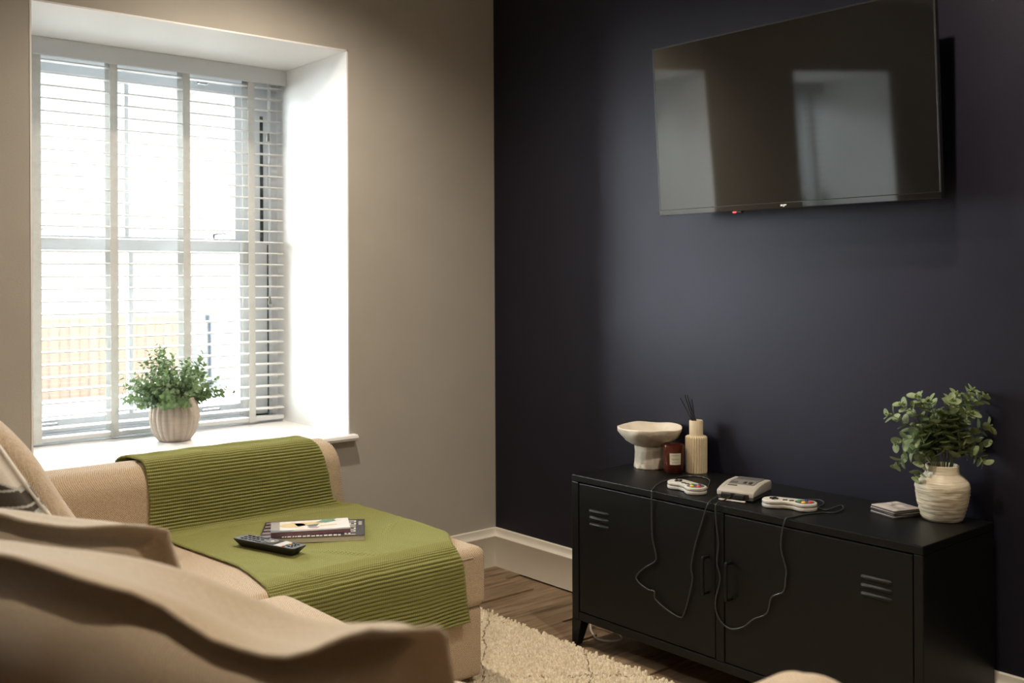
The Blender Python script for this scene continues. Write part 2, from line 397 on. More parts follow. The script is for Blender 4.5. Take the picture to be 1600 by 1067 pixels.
for i in range(0, len(xs), 2): b.box(xs[i], xs[i+1], 0, WT, -.12, HC)
for w in wins: b.box(w[0], w[1], 0, WT, -.12, ZS-.024); b.box(w[0], w[1], 0, WT, ZT, HC)
struct(b.build('wall_left', 'wall'), 'taupe painted wall with the deep window recess')
struct(MB().box(0, .15, YB-.15, 0, -.12, HC).build('wall_right', 'navy'), 'very dark navy painted wall behind the television')
struct(MB().box(XW-.15, XW, YB, 0, -.12, HC).build('wall_far', 'wall'), 'taupe wall at the far end of the room')
struct(MB().box(XW-.15, 0, YB-.15, YB, -.12, HC).build('wall_back', 'wall'), 'taupe wall behind the camera')
struct(MB().box(XW-.15, .15, YB-.15, WT, HC, HC+.1).build('ceiling', 'ceil'), 'plain pale ceiling')
prof = [(0, .169), (.005, .169), (.008, .166), (.0085, .158), (.0095, .149), (.0125, .141), (.017, .1375), (.0195, .134), (.0195, .130), (.018, .1275), (.018, 0), (0, 0)]
def skirting(name, p0, p1, nrm, label):
    v = []; f = []; n = len(prof)
    for p in (p0, p1):
        for d, z in prof: v.append((p[0]+nrm[0]*d, p[1]+nrm[1]*d, z))
    for k in range(n): f.append((k, (k+1) % n, n+(k+1) % n, n+k))
    f += [tuple(range(n)), tuple(range(n, 2*n))[::-1]]
    bm = bmesh.new(); t = MB().add(v, f); o = t.build(name, 'skirt', smooth=True, angle=35); bm.free(); return struct(o, label)
skirting('baseboard_left', (XW, 0), (0, 0), (0, -1), 'off white moulded skirting board below the window wall')
skirting('baseboard_right', (0, YB), (0, 0), (-1, 0), 'off white moulded skirting board along the navy wall')
skirting('baseboard_far', (XW, YB), (XW, 0), (1, 0), 'skirting board at the far end of the room')
skirting('baseboard_back', (XW, YB), (0, YB), (0, 1), 'skirting board behind the camera')

# window recess linings, sills, sash windows, blinds
def build_window(n, dx):
    x0, x1 = A0+dx, A1+dx
    t = MB(); e = .006
    t.box(x0, x0+e, -.0015, .60, ZS, ZT); t.box(x1-e, x1, -.0015, .60, ZS, ZT); t.box(x0, x1, -.0015, .60, ZT-e, ZT)
    struct(t.build('trim_%d' % n, 'white'), 'white plastered lining of the deep window recess' if n == 1 else 'white plastered lining of the second window recess')
    sp = [(-.028, ZS-.024), (-.0345, ZS-.021), (-.038, ZS-.012), (-.0345, ZS-.003), (-.028, ZS), (.60, ZS), (.60, ZS-.024)]
    v = []; f = []; k = len(sp)
    for px in (x0-.02, x1+.02): v += [(px, q[0], q[1]) for q in sp]
    for i in range(k): f.append((i, (i+1) % k, k+(i+1) % k, k+i))
    f += [tuple(range(k)), tuple(range(k, 2*k))[::-1]]
    t = MB().add(v, f)
    struct(t.build('trim_%d' % (n+2), 'white'), 'white window sill board with rounded nose under the recess' if n == 1 else 'white sill board of the second window')
    # sash window: frame, two sashes with one glazing bar each, panes, catches
    cx = (x0+x1)/2-.04; root = D.objects.new('window_%d' % n, None); COL.objects.link(root); root.location = (cx, .62, 0)
    struct(root, 'white sash window behind the slatted blind' if n == 1 else 'white sash window further along the wall')
    zb, zt, zm = ZS, ZT, 1.418; hw = .60
    fr = MB()
    for s in (-1, 1): fr.box(min(s*hw, s*.70), max(s*hw, s*.70), -.03, .10, zb, zt)
    for s in (-1, 1): fr.box(min(s*.535, s*hw), max(s*.535, s*hw), .0, .10, zb, zt, bev=.002)
    fr.box(-.6, .6, -.0, .10, zt-.05, zt, bev=.002); fr.box(-.6, .6, .0, .10, zb, zb+.03, bev=.002)
    fr.build('frame', 'upvc', root)
    for nm, (z0, z1), yy in (('sash', (zm-.012, zt-.05), .055), ('sash', (zb+.03, zm+.028), .012)):
        s = MB(); hx = .535; st = .065
        s.box(-hx, -hx+st, yy, yy+.04, z0, z1, bev=.003); s.box(hx-st, hx, yy, yy+.04, z0, z1, bev=.003)
        zl = .05; s.box(-hx+st, hx-st, yy, yy+.04, z0, z0+zl, bev=.003); s.box(-hx+st, hx-st, yy, yy+.04, z1-zl, z1, bev=.003)
        so = s.build(nm, 'upvc', root)
        MB().box(-.009, .009, yy+.004, yy+.036, z0+zl, z1-zl, bev=.002).build('glazing_bar', 'upvc', so)
        for a, c in ((-hx+st, -.009), (.009, hx-st)): MB().box(a, c, yy+.017, yy+.021, z0+zl, z1-zl).build('pane', 'glass', so)
        if yy > .03: continue
        for s_ in (-.37, .37):       # fasteners on the meeting rail
            c_ = MB(); c_.box(s_-.022, s_+.022, yy-.004, yy+.03, z1, z1+.007, bev=.002)
            c_.tube([(s_-.012, yy+.012, z1+.004), (s_-.012, yy+.012, z1+.024), (s_+.004, yy+.004, z1+.03), (s_+.034, yy-.006, z1+.03)], .0045, 8)
            c_.build('fastener', 'chrome', so, smooth=True, angle=40)
        for s_ in (-.33, .33):
            MB().tube(smooth_path([(s_-.03, yy, zb+.062), (s_-.03, yy-.025, zb+.066), (s_+.03, yy-.025, zb+.066), (s_+.03, yy, zb+.062)]), .005, 8).build('sash_lift', 'chrome', so, smooth=True)
    st = MB(); st.box(.562, .576, -.003, .004, 1.44, 1.995); st.build('cord_slot', 'seal', root)
    st = MB(); st.box(.594, .599, -.003, .002, zb+.03, 1.43); st.build('seal_line', 'grey2', root)
    for s_ in (.30,):
        MB().box(s_-.02, s_+.02, -.012, .01, 2.105, 2.125, bev=.003).build('top_catch', 'chrome', root)
    return root
build_window(1, 0); build_window(2, DX)

def build_blind():
    root = thing('venetian_blind', 'white wooden venetian blind with fabric tapes in the visible window', 'blind', (-1.345, .53, ZS))
    hw = .572
    t = MB(); t.box(-.585, .585, -.036, -.026, 1.457, 1.524, bev=.003); t.box(.577, .585, -.03, .03, 1.459, 1.524, bev=.002); t.box(-.585, -.577, -.03, .03, 1.459, 1.524, bev=.002)
    t.build('valance', 'valance', root)
    MB().box(-.57, .57, -.022, .028, 1.475, 1.522, bev=.002).build('headrail', 'valance', root)
    sl = []
    for k in range(7):
        q = -.025+.05*k/6; sl.append((q, .0022*(1-(q/.025)**2)))
    v = []; f = []; n = len(sl)
    for x in (-hw, hw): v += [(x, q, z+.002) for q, z in sl]+[(x, q, z-.002) for q, z in sl[::-1]]
    for k in range(2*n): f.append((k, (k+1) % (2*n), 2*n+(k+1) % (2*n), 2*n+k))
    f += [tuple(range(2*n)), tuple(range(2*n, 4*n))[::-1]]
    o = MB().add(v, f).build('slat', 'slat', root); N = 30; z0, z1 = .062, 1.443
    for k in range(N):
        q = o if k == 0 else link('slat', o.data, root)
        q.location = (0, 0, z0+(z1-z0)*k/(N-1)); q.rotation_euler = (math.radians(2.0), 0, 0)
    MB().box(-hw, hw, -.026, .026, .012, .030, bev=.004).build('bottom_rail', 'valance', root)
    for x in (-.437, -.155, .137, .422):
        lt = MB()
        for yy in (-.0285, .0285): lt.box(x-.015, x+.015, yy-.0006, yy+.0006, .012, 1.475)
        lt.box(x-.015, x+.015, -.029, .029, .0095, .0112); 
        lt.build('ladder_tape', 'tape', root)
    for x, zz in ((.497, 1.24), (.501, .54)):
        MB().tube([(x, -.034, 1.46), (x, -.034, zz)], .0012, 6).build('pull_cord', 'tape', root)
        MB().lathe([(0, .034), (.004, .034), (.0055, .026), (.007, .004), (.0068, 0), (0, 0)], 14, (x, -.034, zz-.03)).build('tassel', 'grey3', root, smooth=True, angle=50)
    return root
bl = build_blind(); bl2 = copy_tree(bl); bl2.location.x += DX
tag(bl2, 'white wooden venetian blind of the second window, seen only mirrored in the television', 'blind')

for i, (x, y, share) in enumerate(DOWNLIGHTS):
    lab = ['above the window end of the chaise', 'above the middle of the black cabinet', 'above the near end of the sofa', 'near the wall behind the camera, navy side', 'near the wall behind the camera, far side'][i]
    r = thing('ceiling_downlight', 'recessed warm ceiling downlight '+lab, 'downlight', (x, y, HC), 0, 'ceiling downlights')
    MB().lathe([(.030, -.001), (.034, -.006), (.044, -.004), (.046, 0)], 32).build('trim_ring', 'white', r, smooth=True)
    MB().lathe([(0, -.002), (.031, -.002)], 24).build('lens', 'lamp', r)
    l = D.lights.new('downlight_beam', 'SPOT'); l.energy = SPOT_W*share; l.color = SPOT_COL; l.spot_size = math.radians(150); l.spot_blend = 1.0; l.shadow_soft_size = .028
    o = D.objects.new('downlight_beam', l); COL.objects.link(o); o.parent = r; o.location = (0, 0, -.02)

# ------------------------------------------------------------------ outside the window
GZ = -.75
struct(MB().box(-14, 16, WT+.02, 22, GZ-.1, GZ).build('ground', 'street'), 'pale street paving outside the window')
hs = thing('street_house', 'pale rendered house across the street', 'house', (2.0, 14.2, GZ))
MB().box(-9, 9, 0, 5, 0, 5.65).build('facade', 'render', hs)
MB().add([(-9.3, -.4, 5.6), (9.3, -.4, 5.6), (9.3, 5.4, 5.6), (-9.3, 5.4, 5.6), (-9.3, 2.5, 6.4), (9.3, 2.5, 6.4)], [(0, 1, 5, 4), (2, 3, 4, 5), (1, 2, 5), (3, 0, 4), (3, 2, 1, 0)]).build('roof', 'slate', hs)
MB().box(-9, 9, -.08, .02, 2.55, 2.72, bev=.02).build('string_course', 'street', hs)
MB().tube([(2.55, -.07, 0), (2.55, -.07, 5.6)], .045, 12).build('downpipe', 'timber', hs, smooth=True)
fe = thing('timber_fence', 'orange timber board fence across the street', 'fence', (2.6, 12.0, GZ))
x = -1.25; k = 0; bo = None
while x < 1.02:
    if bo is None: bo = MB().box(-.066, .066, -.012, .012, 0, 1.48, bev=.003, seg=1).build('board', 'timber', fe); q = bo
    else: q = link('board', bo.data, fe)
    q.location = (x, (k % 2)*.02, 0); x += .14; k += 1
for x in (-1.3, -.05, 1.05): MB().box(x-.05, x+.05, .02, .12, 0, 1.52, bev=.006).build('post', 'timber', fe)
wl = MB().box(-6, 7, 11.4, 11.6, GZ, GZ+.34, bev=.02).build('garden_wall', 'render'); tag(wl, 'low white garden wall in front of the timber fence', 'wall')
gp = thing('steel_canopy', 'dark blue steel post with a short roof beam beyond the fence', 'canopy', (4.05, 12.0, GZ))
MB().box(-.07, .07, -.07, .07, 0, 1.42, bev=.01).build('post', 'post', gp)
MB().box(-.1, 1.1, -.09, .09, 1.36, 1.46, bev=.01).build('beam', 'post', gp)
MB().box(.96, 1.08, -.06, .06, 0, 1.36, bev=.01).build('post', 'post', gp)
car = thing('parked_car', 'white parked car low beyond the window', 'car', (.55, 3.4, GZ), 0)
pr = [(-2.0, .25), (-2.05, .6), (-1.8, .72), (-.95, .80), (-.45, 1.16), (.9, 1.18), (1.6, .84), (2.02, .76), (2.06, .3), (1.7, .2), (-1.7, .2)]
RX = Matrix.Rotation(PI/2, 4, 'X')
MB().prism(pr, -.8, .8, .06, RX, 3).build('body', 'carp', car, smooth=True, angle=35)
MB().prism([(-.84, .83), (-.42, 1.11), (.86, 1.13), (1.42, .86)], -.815, .815, .01, RX).build('side_glass', 'carg', car)
MB().prism([(-.99, .83), (-.52, 1.165), (-.47, 1.165), (-.90, .83)], -.70, .70, .004, RX).build('windscreen', 'carg', car)
for sx in (-1.3, 1.35):
    for sy in (-.74, .74):
        o = MB().lathe([(0, -.09), (.2, -.09), (.30, -.07), (.31, 0), (.30, .07), (.2, .09), (0, .09)], 28).build('wheel', 'tyre', car, smooth=True, angle=40); o.location = (sx, sy, .31); o.rotation_euler = (PI/2, 0, 0)

# ------------------------------------------------------------------ rug
rg = thing('wool_rug', 'cream wool rug with thin dark diamond lines under the sofa', 'rug', (0, 0, 0))
RX0, RX1, RY0, RY1 = -2.5, -.478, -3.3, -.25
MB().box(RX0, RX1, RY0, RY1, .001, .013, bev=.004).build('rug_base', 'rug', rg)
t = MB(); rnd = random.Random(3); st = .0078; nx = int((RX1+1.25)/st)+1; ny = int((-.30+2.1)/st)
for i in range(nx):
    for j in range(ny):
        x = RX1-.002-i*st+rnd.uniform(-.003, .003); y = -.28-j*st+rnd.uniform(-.003, .003)
        if i == 0: x += rnd.uniform(-.002, .009)
        row = .004*math.sin(y*170+2.5*noise.noise((x*7, y*7, 0)))
        h = .014+row+rnd.uniform(-.003, .004); w = .0050; lx, ly = rnd.uniform(-.006, .006), rnd.uniform(-.006, .006)
        zb = .010; q = w*.55
        t.add([(x-w, y-w, zb), (x+w, y-w, zb), (x+w, y+w, zb), (x-w, y+w, zb),
               (x-q+lx, y-q+ly, zb+h), (x+q+lx, y-q+ly, zb+h), (x+q+lx, y+q+ly, zb+h), (x-q+lx, y+q+ly, zb+h)],
              [(4, 5, 6, 7), (0, 1, 5, 4), (1, 2, 6, 5), (2, 3, 7, 6), (3, 0, 4, 7)])
tag(t.build('pile', 'rug', rg, smooth=True), kind='stuff')

# ------------------------------------------------------------------ sofa
sf = thing('corner_sofa', 'beige tweed corner sofa with a chaise under the window', 'sofa', (0, 0, 0))
SX, SY = -.90, -1.055         # chaise end and chaise near side
ZQ = .452
def crown(a, amp):
    def fn(u, v, w): return (0, 0, amp*(1-min(1, abs(u))**3)*(1-min(1, abs(v))**3) if w > 0 else 0)
    return fn
def block(name, x0, x1, y0, y1, z0, z1, r, cr=.008, n=8):
    return MB().rbox((x1-x0, y1-y0, z1-z0), r, ((x0+x1)/2, (y0+y1)/2, (z0+z1)/2), n, crown(0, cr)).build(name, 'sofa', sf, smooth=True)
block('chaise_cushion', -2.55, SX, SY, -.262, .262, ZQ-.004, .032, .006, 12)
block('chaise_base', -2.72, SX-.012, SY+.012, -.06, .045, .268, .02, 0)
block('seat_cushion', -2.55, -1.585, -1.79, SY-.008, .262, ZQ+.006, .055, .010, 10)
block('seat_cushion', -2.55, -1.585, -2.52, -1.80, .262, ZQ+.004, .055, .010, 10)
block('seat_base', -2.72, -1.60, -2.74, SY+.03, .045, .268, .02, 0)
block('back_frame', -2.76, -2.58, -2.74, -.06, .045, .76, .05, .0)
def arm(name, y0, y1, x0, xb, xt, zt):
    """padded arm with a rounded top and a raked front end"""
    r = .075; P = []
    yc = (y0+y1)/2; hy = (y1-y0)/2
    sec = [(-hy, .05), (-hy, .30), (-hy, .45), (-hy, zt-r-.03)]
    for k in range(9):
        a = PI-k*PI/16; sec.append((-hy+r+r*math.cos(a), zt-r+r*math.sin(a)-.006))
    for k in range(1, 6): u = -hy+r+(2*hy-2*r)*k/6; sec.append((u, zt-.006+.006*math.sin(PI*k/6)))
    for k in range(9):
        a = PI/2-k*PI/16; sec.append((hy-r+r*math.cos(a), zt-r+r*math.sin(a)-.006))
    sec += [(hy, zt-r-.03), (hy, .45), (hy, .30), (hy, .05)]
    n = len(sec); v = []; f = []
    stn = [(x0, 1.0, 0)]+[(None, 1.0, q) for q in (.25, .5, .75, .9)]
    rows = []
    for k in range(14):
        if k < 8: e = 0; t = k/7
        else: e = (k-7)/6; t = 1
        row = []
        for (yy, zz) in sec:
            xf = xb+(xt-xb)*max(0, min(1, (zz-.05)/(zt-.05)))
            rr = .035; ins = rr*(1-math.cos(e*PI/2)); fx = x0+(xf-rr-x0)*t+rr*math.sin(e*PI/2)
            sy = 1-ins/hy; cz = zt*.5; sz = 1-ins/(zt*.5)
            row.append((fx, yc+yy*sy, cz+(zz-cz)*sz if zz > .1 else zz))
        rows.append(row)
    for row in rows: v += row
    for k in range(len(rows)-1):
        for i in range(n): f.append((k*n+i, k*n+(i+1) % n, (k+1)*n+(i+1) % n, (k+1)*n+i))
    f += [tuple(range(n)), tuple((len(rows)-1)*n+i for i in range(n))[::-1]]
    bm = bmesh.new(); t = MB().add(v, f); o = t.build(name, 'sofa', sf, smooth=True, angle=60); bm.from_mesh(o.data); bmesh.ops.recalc_face_normals(bm, faces=bm.faces[:]); bm.to_mesh(o.data); bm.free()
    return o
arm('armrest', -.268, -.052, -2.70, -.880, -.950, .686)
arm('armrest', -2.745, -2.525, -2.70, -1.44, -1.50, .672)
for x, y in ((-.98, -.98), (-.98, -.14), (-1.68, -2.66), (-2.64, -2.66), (-2.64, -.14)):
    o = MB().lathe([(0, 0), (.018, 0), (.026, .05), (0, .05)], 20).build('foot', 'bplastic', sf); o.location = (x, y, .014 if x > -2.5 else 0.014)
e = .0025
MB().tube([(SX-.06, SY-.0005, ZQ-.030), (-1.56, SY-.0005, ZQ-.030)], e, 6).build('seam_piping', 'sofa', sf, smooth=True)
MB().tube([(SX+.0005, SY+.05, ZQ-.034), (SX+.0005, -.32, ZQ-.034)], e, 6).build('seam_piping', 'sofa', sf, smooth=True)

# throw: over the arm, across the chaise, hanging down its near side
def build_throw():
    pts = [(-.052, .60), (-.050, .655), (-.068, .680), (-.105, .692), (-.16, .694), (-.22, .690), (-.252, .672), (-.268, .636), (-.2745, .58), (-.2765, .50), (-.283, .470), (-.305, .459), (-.36, .458), (-.60, .461), (-.85, .460), (-.99, .456), (-1.030, .450), (-1.056, .432), (-1.066, .40), (-1.069, .34), (-1.072, .235)]
    P = [Vector((p[0], p[1])) for p in pts]
    fine = [Vector((q.x, q.y)) for q in smooth_path([(p.x, p.y, 0) for p in P], 24)]
    acc = [0]
    for a, c in zip(fine, fine[1:]): acc.append(acc[-1]+(c-a).length)
    S = acc[-1]; step = .0014; N = int(S/step); rows = []; k = 0
    for i in range(N+1):
        s = S*i/N
        while k < len(acc)-2 and acc[k+1] < s: k += 1
        t = (s-acc[k])/max(1e-9, acc[k+1]-acc[k]); rows.append((s, fine[k].lerp(fine[k+1], t), (fine[k+1]-fine[k]).normalized()))
    def interp(tab, q):
        for (a, fa), (c, fc) in zip(tab, tab[1:]):
            if q <= c: return fa+(fc-fa)*max(0, (q-a)/(c-a))
        return tab[-1][1]
    def lim(y, z, s):
        d = -y                        # distance from the window wall
        xl = interp([(0, -1.71), (.16, -1.67), (.27, -1.665), (.30, -1.65), (.50, -1.635), (.80, -1.605), (.95, -1.622), (1.06, -1.64)], d)
        if d < .279: xr = interp([(.40, -.99), (.47, -.992), (.56, -1.005), (.64, -1.025), (.70, -1.045)], z)
        else: xr = interp([(.279, -.985), (.30, -.945), (.33, -.905), (.80, -.902), (.90, -.935), (1.0, -.995), (1.056, -1.015), (1.08, -.995)], d)
        if d > 1.05: xr = interp([(.235, -.985), (.34, -1.0), (.44, -1.015)], z)
        return xl, xr
    NC = 64; v = []; f = []; uv = []
    for i, (s, p, tg) in enumerate(rows):
        nrm = Vector((tg.y, -tg.x))
        if nrm.x > 0 and abs(nrm.x) > .3 and p.x < -.2: nrm = -nrm
        if nrm.y < 0 and abs(nrm.y) > .3: nrm = -nrm
        xl, xr = lim(p.x, p.y, s)
        seat = max(0, min(1, (-p.x-.31)/.05))*max(0, min(1, (1.0+p.x)/.06+.2)); amp = .0026*(1-seat)+.0005*seat
        for j in range(NC+1):
            u = j/NC; x = xl+(xr-xl)*u+.004*noise.noise((s*9, u, 3))
            ph = s/.0112+.22*noise.noise((x*5, s*3, 0))
            edge = min(u, 1-u)*(xr-xl); hem = 1-.6*max(0, 1-edge/.012)
            d = amp*(math.cos(2*PI*ph)-.2)*hem
            w = .0045*noise.noise((x*4.5+s*2, s*5.5, 7))+.0025*noise.noise((x*13-s*6, s*9, 2))
            if seat > .2:
                for (a0, c0, sl, am) in ((-1.02, -.70, .9, .006), (-1.30, -.88, -1.2, .005), (-1.45, -.40, .6, .004)):
                    g = (x-a0)*sl-(p.x-c0); ln = abs((x-a0))
                    w += am*math.exp(-(g/.012)**2)*math.exp(-(ln/.09)**2)
            y = p.x+nrm.x*(d+w*.9); z = p.y+nrm.y*(d+abs(w))
            if -p.x > .33 and p.y > .38 and x > SX-.032:     # over the rounded chaise end
                q = min(.0315, x-(SX-.032)); z -= .032-math.sqrt(.032**2-q*q)-.001
            if p.y < .44 and p.x < -1.0:
                y -= .007*math.sin(x*21+1.1)*max(0, min(1, (.44-p.y)/.2))+.004
            v.append((x, y, z)); uv.append((x, s))
    for i in range(len(rows)-1):
        for j in range(NC): a = i*(NC+1)+j; f.append((a, a+1, a+NC+2, a+NC+1))
    o = MB().add(v, f).build('throw_blanket', 'throw', None, smooth=True, uv=uv)
    md = o.modifiers.new('thickness', 'SOLIDIFY'); md.thickness = .004; md.offset = 0
    tag(o, 'olive green waffle throw draped over the sofa arm and chaise', 'throw')
build_throw()

# cushions
def cushion(name, label, w, h, T, fl, mats, loc, eul, seed, grp=None, paint=None, n=84, sag=None):
    rn = random.Random(seed); root = thing(name, label, 'cushion', loc, 0, grp); root.rotation_euler = eul
    bu, bv = (w/2-fl)/(w/2), (h/2-fl)/(h/2); v = []; f = []; mi = []
    def pt(u, vv, sg):
        a, c = abs(u)/bu, abs(vv)/bv
        x, y = u*w/2, vv*h/2
        pin = .055*(1-abs(vv)**2)*abs(u)**6+0; x -= math.copysign(pin*w*.35, u); pin = .055*(1-abs(u)**2)*abs(vv)**6; y -= math.copysign(pin*h*.35, vv)
        if sag: y -= sag[2]*math.exp(-((u-sag[0])/sag[1])**2)*((vv+1)/2)**3
        if a < 1 and c < 1:
            t = T/2*((1-a**2.8)*(1-c**2.8))**.27
            t += .006*noise.noise((x*7, y*7, seed+sg))*min(1, t/.03); t = max(t, .002)
        else: t = .002
        fw = max(0, max(a, c)-1)/(1/min(bu, bv)-1) if max(a, c) > 1 else 0
        wob = fw*fl*(.10*math.sin(x*24+seed)+.09*math.sin(y*21+2*seed)+.2*noise.noise((x*11, y*11, seed)))
        if fl > .02: wob -= .95*fl*fw**1.4*max(0, vv)
        return (x, sg*t+wob, y+h/2)
    for sg in (1, -1):
        k0 = len(v)
        for i in range(n+1):
            for j in range(n+1): v.append(pt(-1+2*i/n, -1+2*j/n, sg))
        for i in range(n):
            for j in range(n):
                a = k0+i*(n+1)+j; q = (a, a+1, a+n+2, a+n+1); f.append(q if sg > 0 else q[::-1])
                mi.append(paint(-1+2*(i+.5)/n, -1+2*(j+.5)/n) if paint else 0)
    m = MB(); m.v = v; m.f = f; m.mi = mi; o = m.build('cover', mats, root, smooth=True)
    # sewn edge / piping round the rim
    rim = [(-1+2*k/24, -1) for k in range(24)]+[(1, -1+2*k/24) for k in range(24)]+[(1-2*k/24, 1) for k in range(24)]+[(-1, 1-2*k/24) for k in range(24)]
    MB().tube([Vector(pt(a, c, 0)) for a, c in rim], .0035, 6, closed=True).build('piped_edge', mats[0], root, smooth=True)
    return root
def leafprint(u, v):
    for (cx, cy, ang, a, c) in ((.72, -.16, PI/2+.10, .50, .26), (-.15, .05, 1.9, .55, .24), (.1, -.6, .2, .6, .22), (-.6, .55, -.4, .5, .2)):
        x, y = u-cx, v-cy; p = x*math.cos(ang)+y*math.sin(ang); q = -x*math.sin(ang)+y*math.cos(ang)
        wd = c*(1-(p/a)**2) if abs(p) < a else -1
        if wd > 0 and abs(q) < wd:
            if abs(q) < .022 or abs(((p*1.0+abs(q)*.9)/.23) % 1-.5) < .07: return 2
            return 1
        if wd > 0 and abs(q) < wd+.02: return 2
    return 0
def lean(a_edge, tilt):
    """top edge points along a_edge (radians); tilt leans the top towards the sofa back"""
    return (tilt, 0, a_edge)
cushion('back_cushion', 'plump beige back cushion nearest the window in the sofa corner', .66, .60, .24, .008, ['sofa'], (-2.055, -.635, .465), (math.radians(32), 0, math.radians(-90)), 1)
lr = Matrix.Rotation(math.radians(-40), 3, 'Z') @ Matrix.Rotation(math.radians(-33), 3, 'Y') @ Matrix.Rotation(math.radians(6), 3, 'X')
cushion('leaf_cushion', 'white cushion with a dark leaf print leaning in the sofa corner', .42, .42, .14, .006, ['linenw', 'print', 'vein'], Vector((-2.375, -.955, .715))-lr @ Vector((0, 0, .21)), lr.to_euler(), 2, None, leafprint, 210)
cushion('oxford_cushion', 'taupe linen cushion with a flapped border, second from the camera', .60, .43, .17, .045, ['linen'], (-2.230, -1.480, .463), (math.radians(16), 0, math.radians(-62.7)), 3, 'taupe flap edged cushions', sag=(.2, .5, .012))
cushion('oxford_cushion', 'large taupe linen cushion with a flapped border, blurred nearest the camera', .98, .512, .20, .062, ['linen'], (-2.235, -2.068, .446), (math.radians(20), 0, math.radians(-66.7)), 5, 'taupe flap edged cushions', sag=(.46, .36, .085))

# ------------------------------------------------------------------ things on the chaise
def zrot(dx, dy): return math.atan2(dy, dx)
TZ = .4655
bk = thing('magazine', 'black and plum magazine with white lettering, lower of the two on the throw', 'magazine', (-1.266, -.622, TZ), zrot(.845, -.535)); bk.scale = (1, 1, 1.4)
L_, W_ = .322, .215
MB().box(-L_/2+.002, L_/2-.002, -W_/2+.002, W_/2-.002, .001, .0105).build('pages', 'cream', bk)
cv = MB().box(-L_/2, L_/2, -W_/2, W_/2, .0105, .0116, bev=.0004, seg=1).build('cover', 'ink', bk)
MB().box(-L_/2, L_/2, -W_/2, W_/2, 0, .001).build('back_cover', 'cream', bk)
z = .01165; rn = random.Random(4)
t = MB()
for k in range(5):
    y = -W_/2+.02+k*.042; t.prism([(-L_/2+.006, y), (-L_/2+.056, y+.004), (-L_/2+.056, y+.018), (-L_/2+.006, y+.010)], z, z+.0003)
t.build('cover_stripes', 'pink', bk)
t = MB(); xx = L_/2-.062                       # block capitals along the short edge, too small to read
for k in range(6):
    y = -W_/2+.012+k*.032; t.box(xx, xx+.034, y, y+.006, z, z+.0003)
    t.box(xx, xx+.034, y+.018, y+.024, z, z+.0003) if k % 2 else t.box(xx+.012, xx+.018, y+.006, y+.022, z, z+.0003)
    t.box(xx+(.028 if k % 3 else 0), xx+(.034 if k % 3 else .006), y, y+.022, z, z+.0003)
t.build('cover_title', 'pwhite', bk)
t = MB(); x = -L_/2+.07
while x < L_/2-.075:
    w = rn.uniform(.003, .012); t.box(x, x+w, -W_/2+.006, -W_/2+.006+rn.uniform(.012, .02), z, z+.0003); x += w+rn.uniform(.002, .005)
t.build('cover_lettering', 'pwhite', bk)
MB().box(L_/2-.02, L_/2-.009, .025, .075, z, z+.0003).build('cover_badge', 'pgrey', bk)
ub = thing('paperback_book', 'thin paperback with a pale illustrated cover lying on the magazine', 'book', (-1.281, -.628, TZ+.0170), zrot(.885, -.465)); ub.scale = (1, 1, 1.2)
L2, W2 = .245, .142
MB().box(-L2/2+.001, L2/2-.001, -W2/2+.001, W2/2-.001, .0006, .0105).build('pages', 'plum', ub)
MB().box(-L2/2, L2/2, -W2/2, W2/2, 0, .0006).build('back_cover', 'plum', ub)
MB().box(-L2/2, L2/2, -W2/2, W2/2, .0105, .0113).build('cover', 'pgrey', ub)
z = .01132
def flat(nm, mat, pts, dz=0): MB().prism(pts, z+dz, z+dz+.00025).build(nm, mat, ub)
flat('cover_panel', 'pwhite', [(-.095, -.05), (.118, -.06), (.118, .064), (-.095, .064)])
flat('cover_shape', 'pyellow', ellipse(.040, .03, 18, -.055, .008), .0003)
flat('cover_shape', 'pyellow', [(-.05, .03), (.03, .045), (.04, .02), (-.04, -.01)], .0003)
flat('cover_shape', 'pslate', [(-.012, .0), (.028, .012), (.018, -.022), (-.004, -.02)], .0006)
flat('cover_shape', 'pink', [(-.01, -.02), (.03, -.028), (.02, -.045), (-.002, -.04)], .0003)
flat('cover_shape', 'pgreen', [(.018, .03), (.042, .064), (.075, .064), (.082, .04), (.05, .022)], .0006)
flat('cover_shape', 'pyellow', [(.03, -.01), (.112, .008), (.112, -.004), (.03, -.024)], .0003)
flat('cover_shape', 'pslate', [(-.122, -.07), (-.06, -.07), (-.05, -.055), (-.122, -.045)], .0003)
flat('cover_shape', 'pwhite', [(.082, -.062), (.1215, -.062), (.1215, .07), (.082, .07)], .0008)
flat('cover_edge_band', 'plum', [(-.122, .064), (.07, .064), (.07, .071), (-.122, .071)], .0002)

rm = thing('remote_control', 'graphite tv remote with rows of black buttons on the throw', 'remote', (-1.462, -.702, TZ+.001), zrot(.30, -.955))
Lr, Wr = .252, .060
bm = bmesh.new(); vv = []
for zz, sx, sy in ((0, .84, .62), (.004, .87, .68), (.0215, 1, 1), (.023, .995, .985)):
    vv.append([bm.verts.new((p[0]*sx, p[1]*sy, zz)) for p in rrect(Lr, Wr, .008, 4)])
for a, c in zip(vv, vv[1:]):
    for k in range(len(a)): bm.faces.new((a[k], a[(k+1) % len(a)], c[(k+1) % len(a)], c[k]))
bm.faces.new(vv[-1]); bm.faces.new(vv[0][::-1])
MB().bm(bm).build('body', 'bplastic', rm)
MB().prism(rrect(Lr-.004, Wr-.004, .007, 4), .023, .0238).build('faceplate', 'remote', rm)
def btn(nm, mat, x, y, a, c, h=.0022):
    MB().prism(rrect(a, c, min(a, c)*.4, 3), .0238, .0238+h, .0004, None, 1).build(nm, mat, rm, loc=(x, y, 0))
for i in range(4):
    for j in range(3): btn('button', 'bplastic', -.098+i*.017, -.016+j*.016, .012, .007)
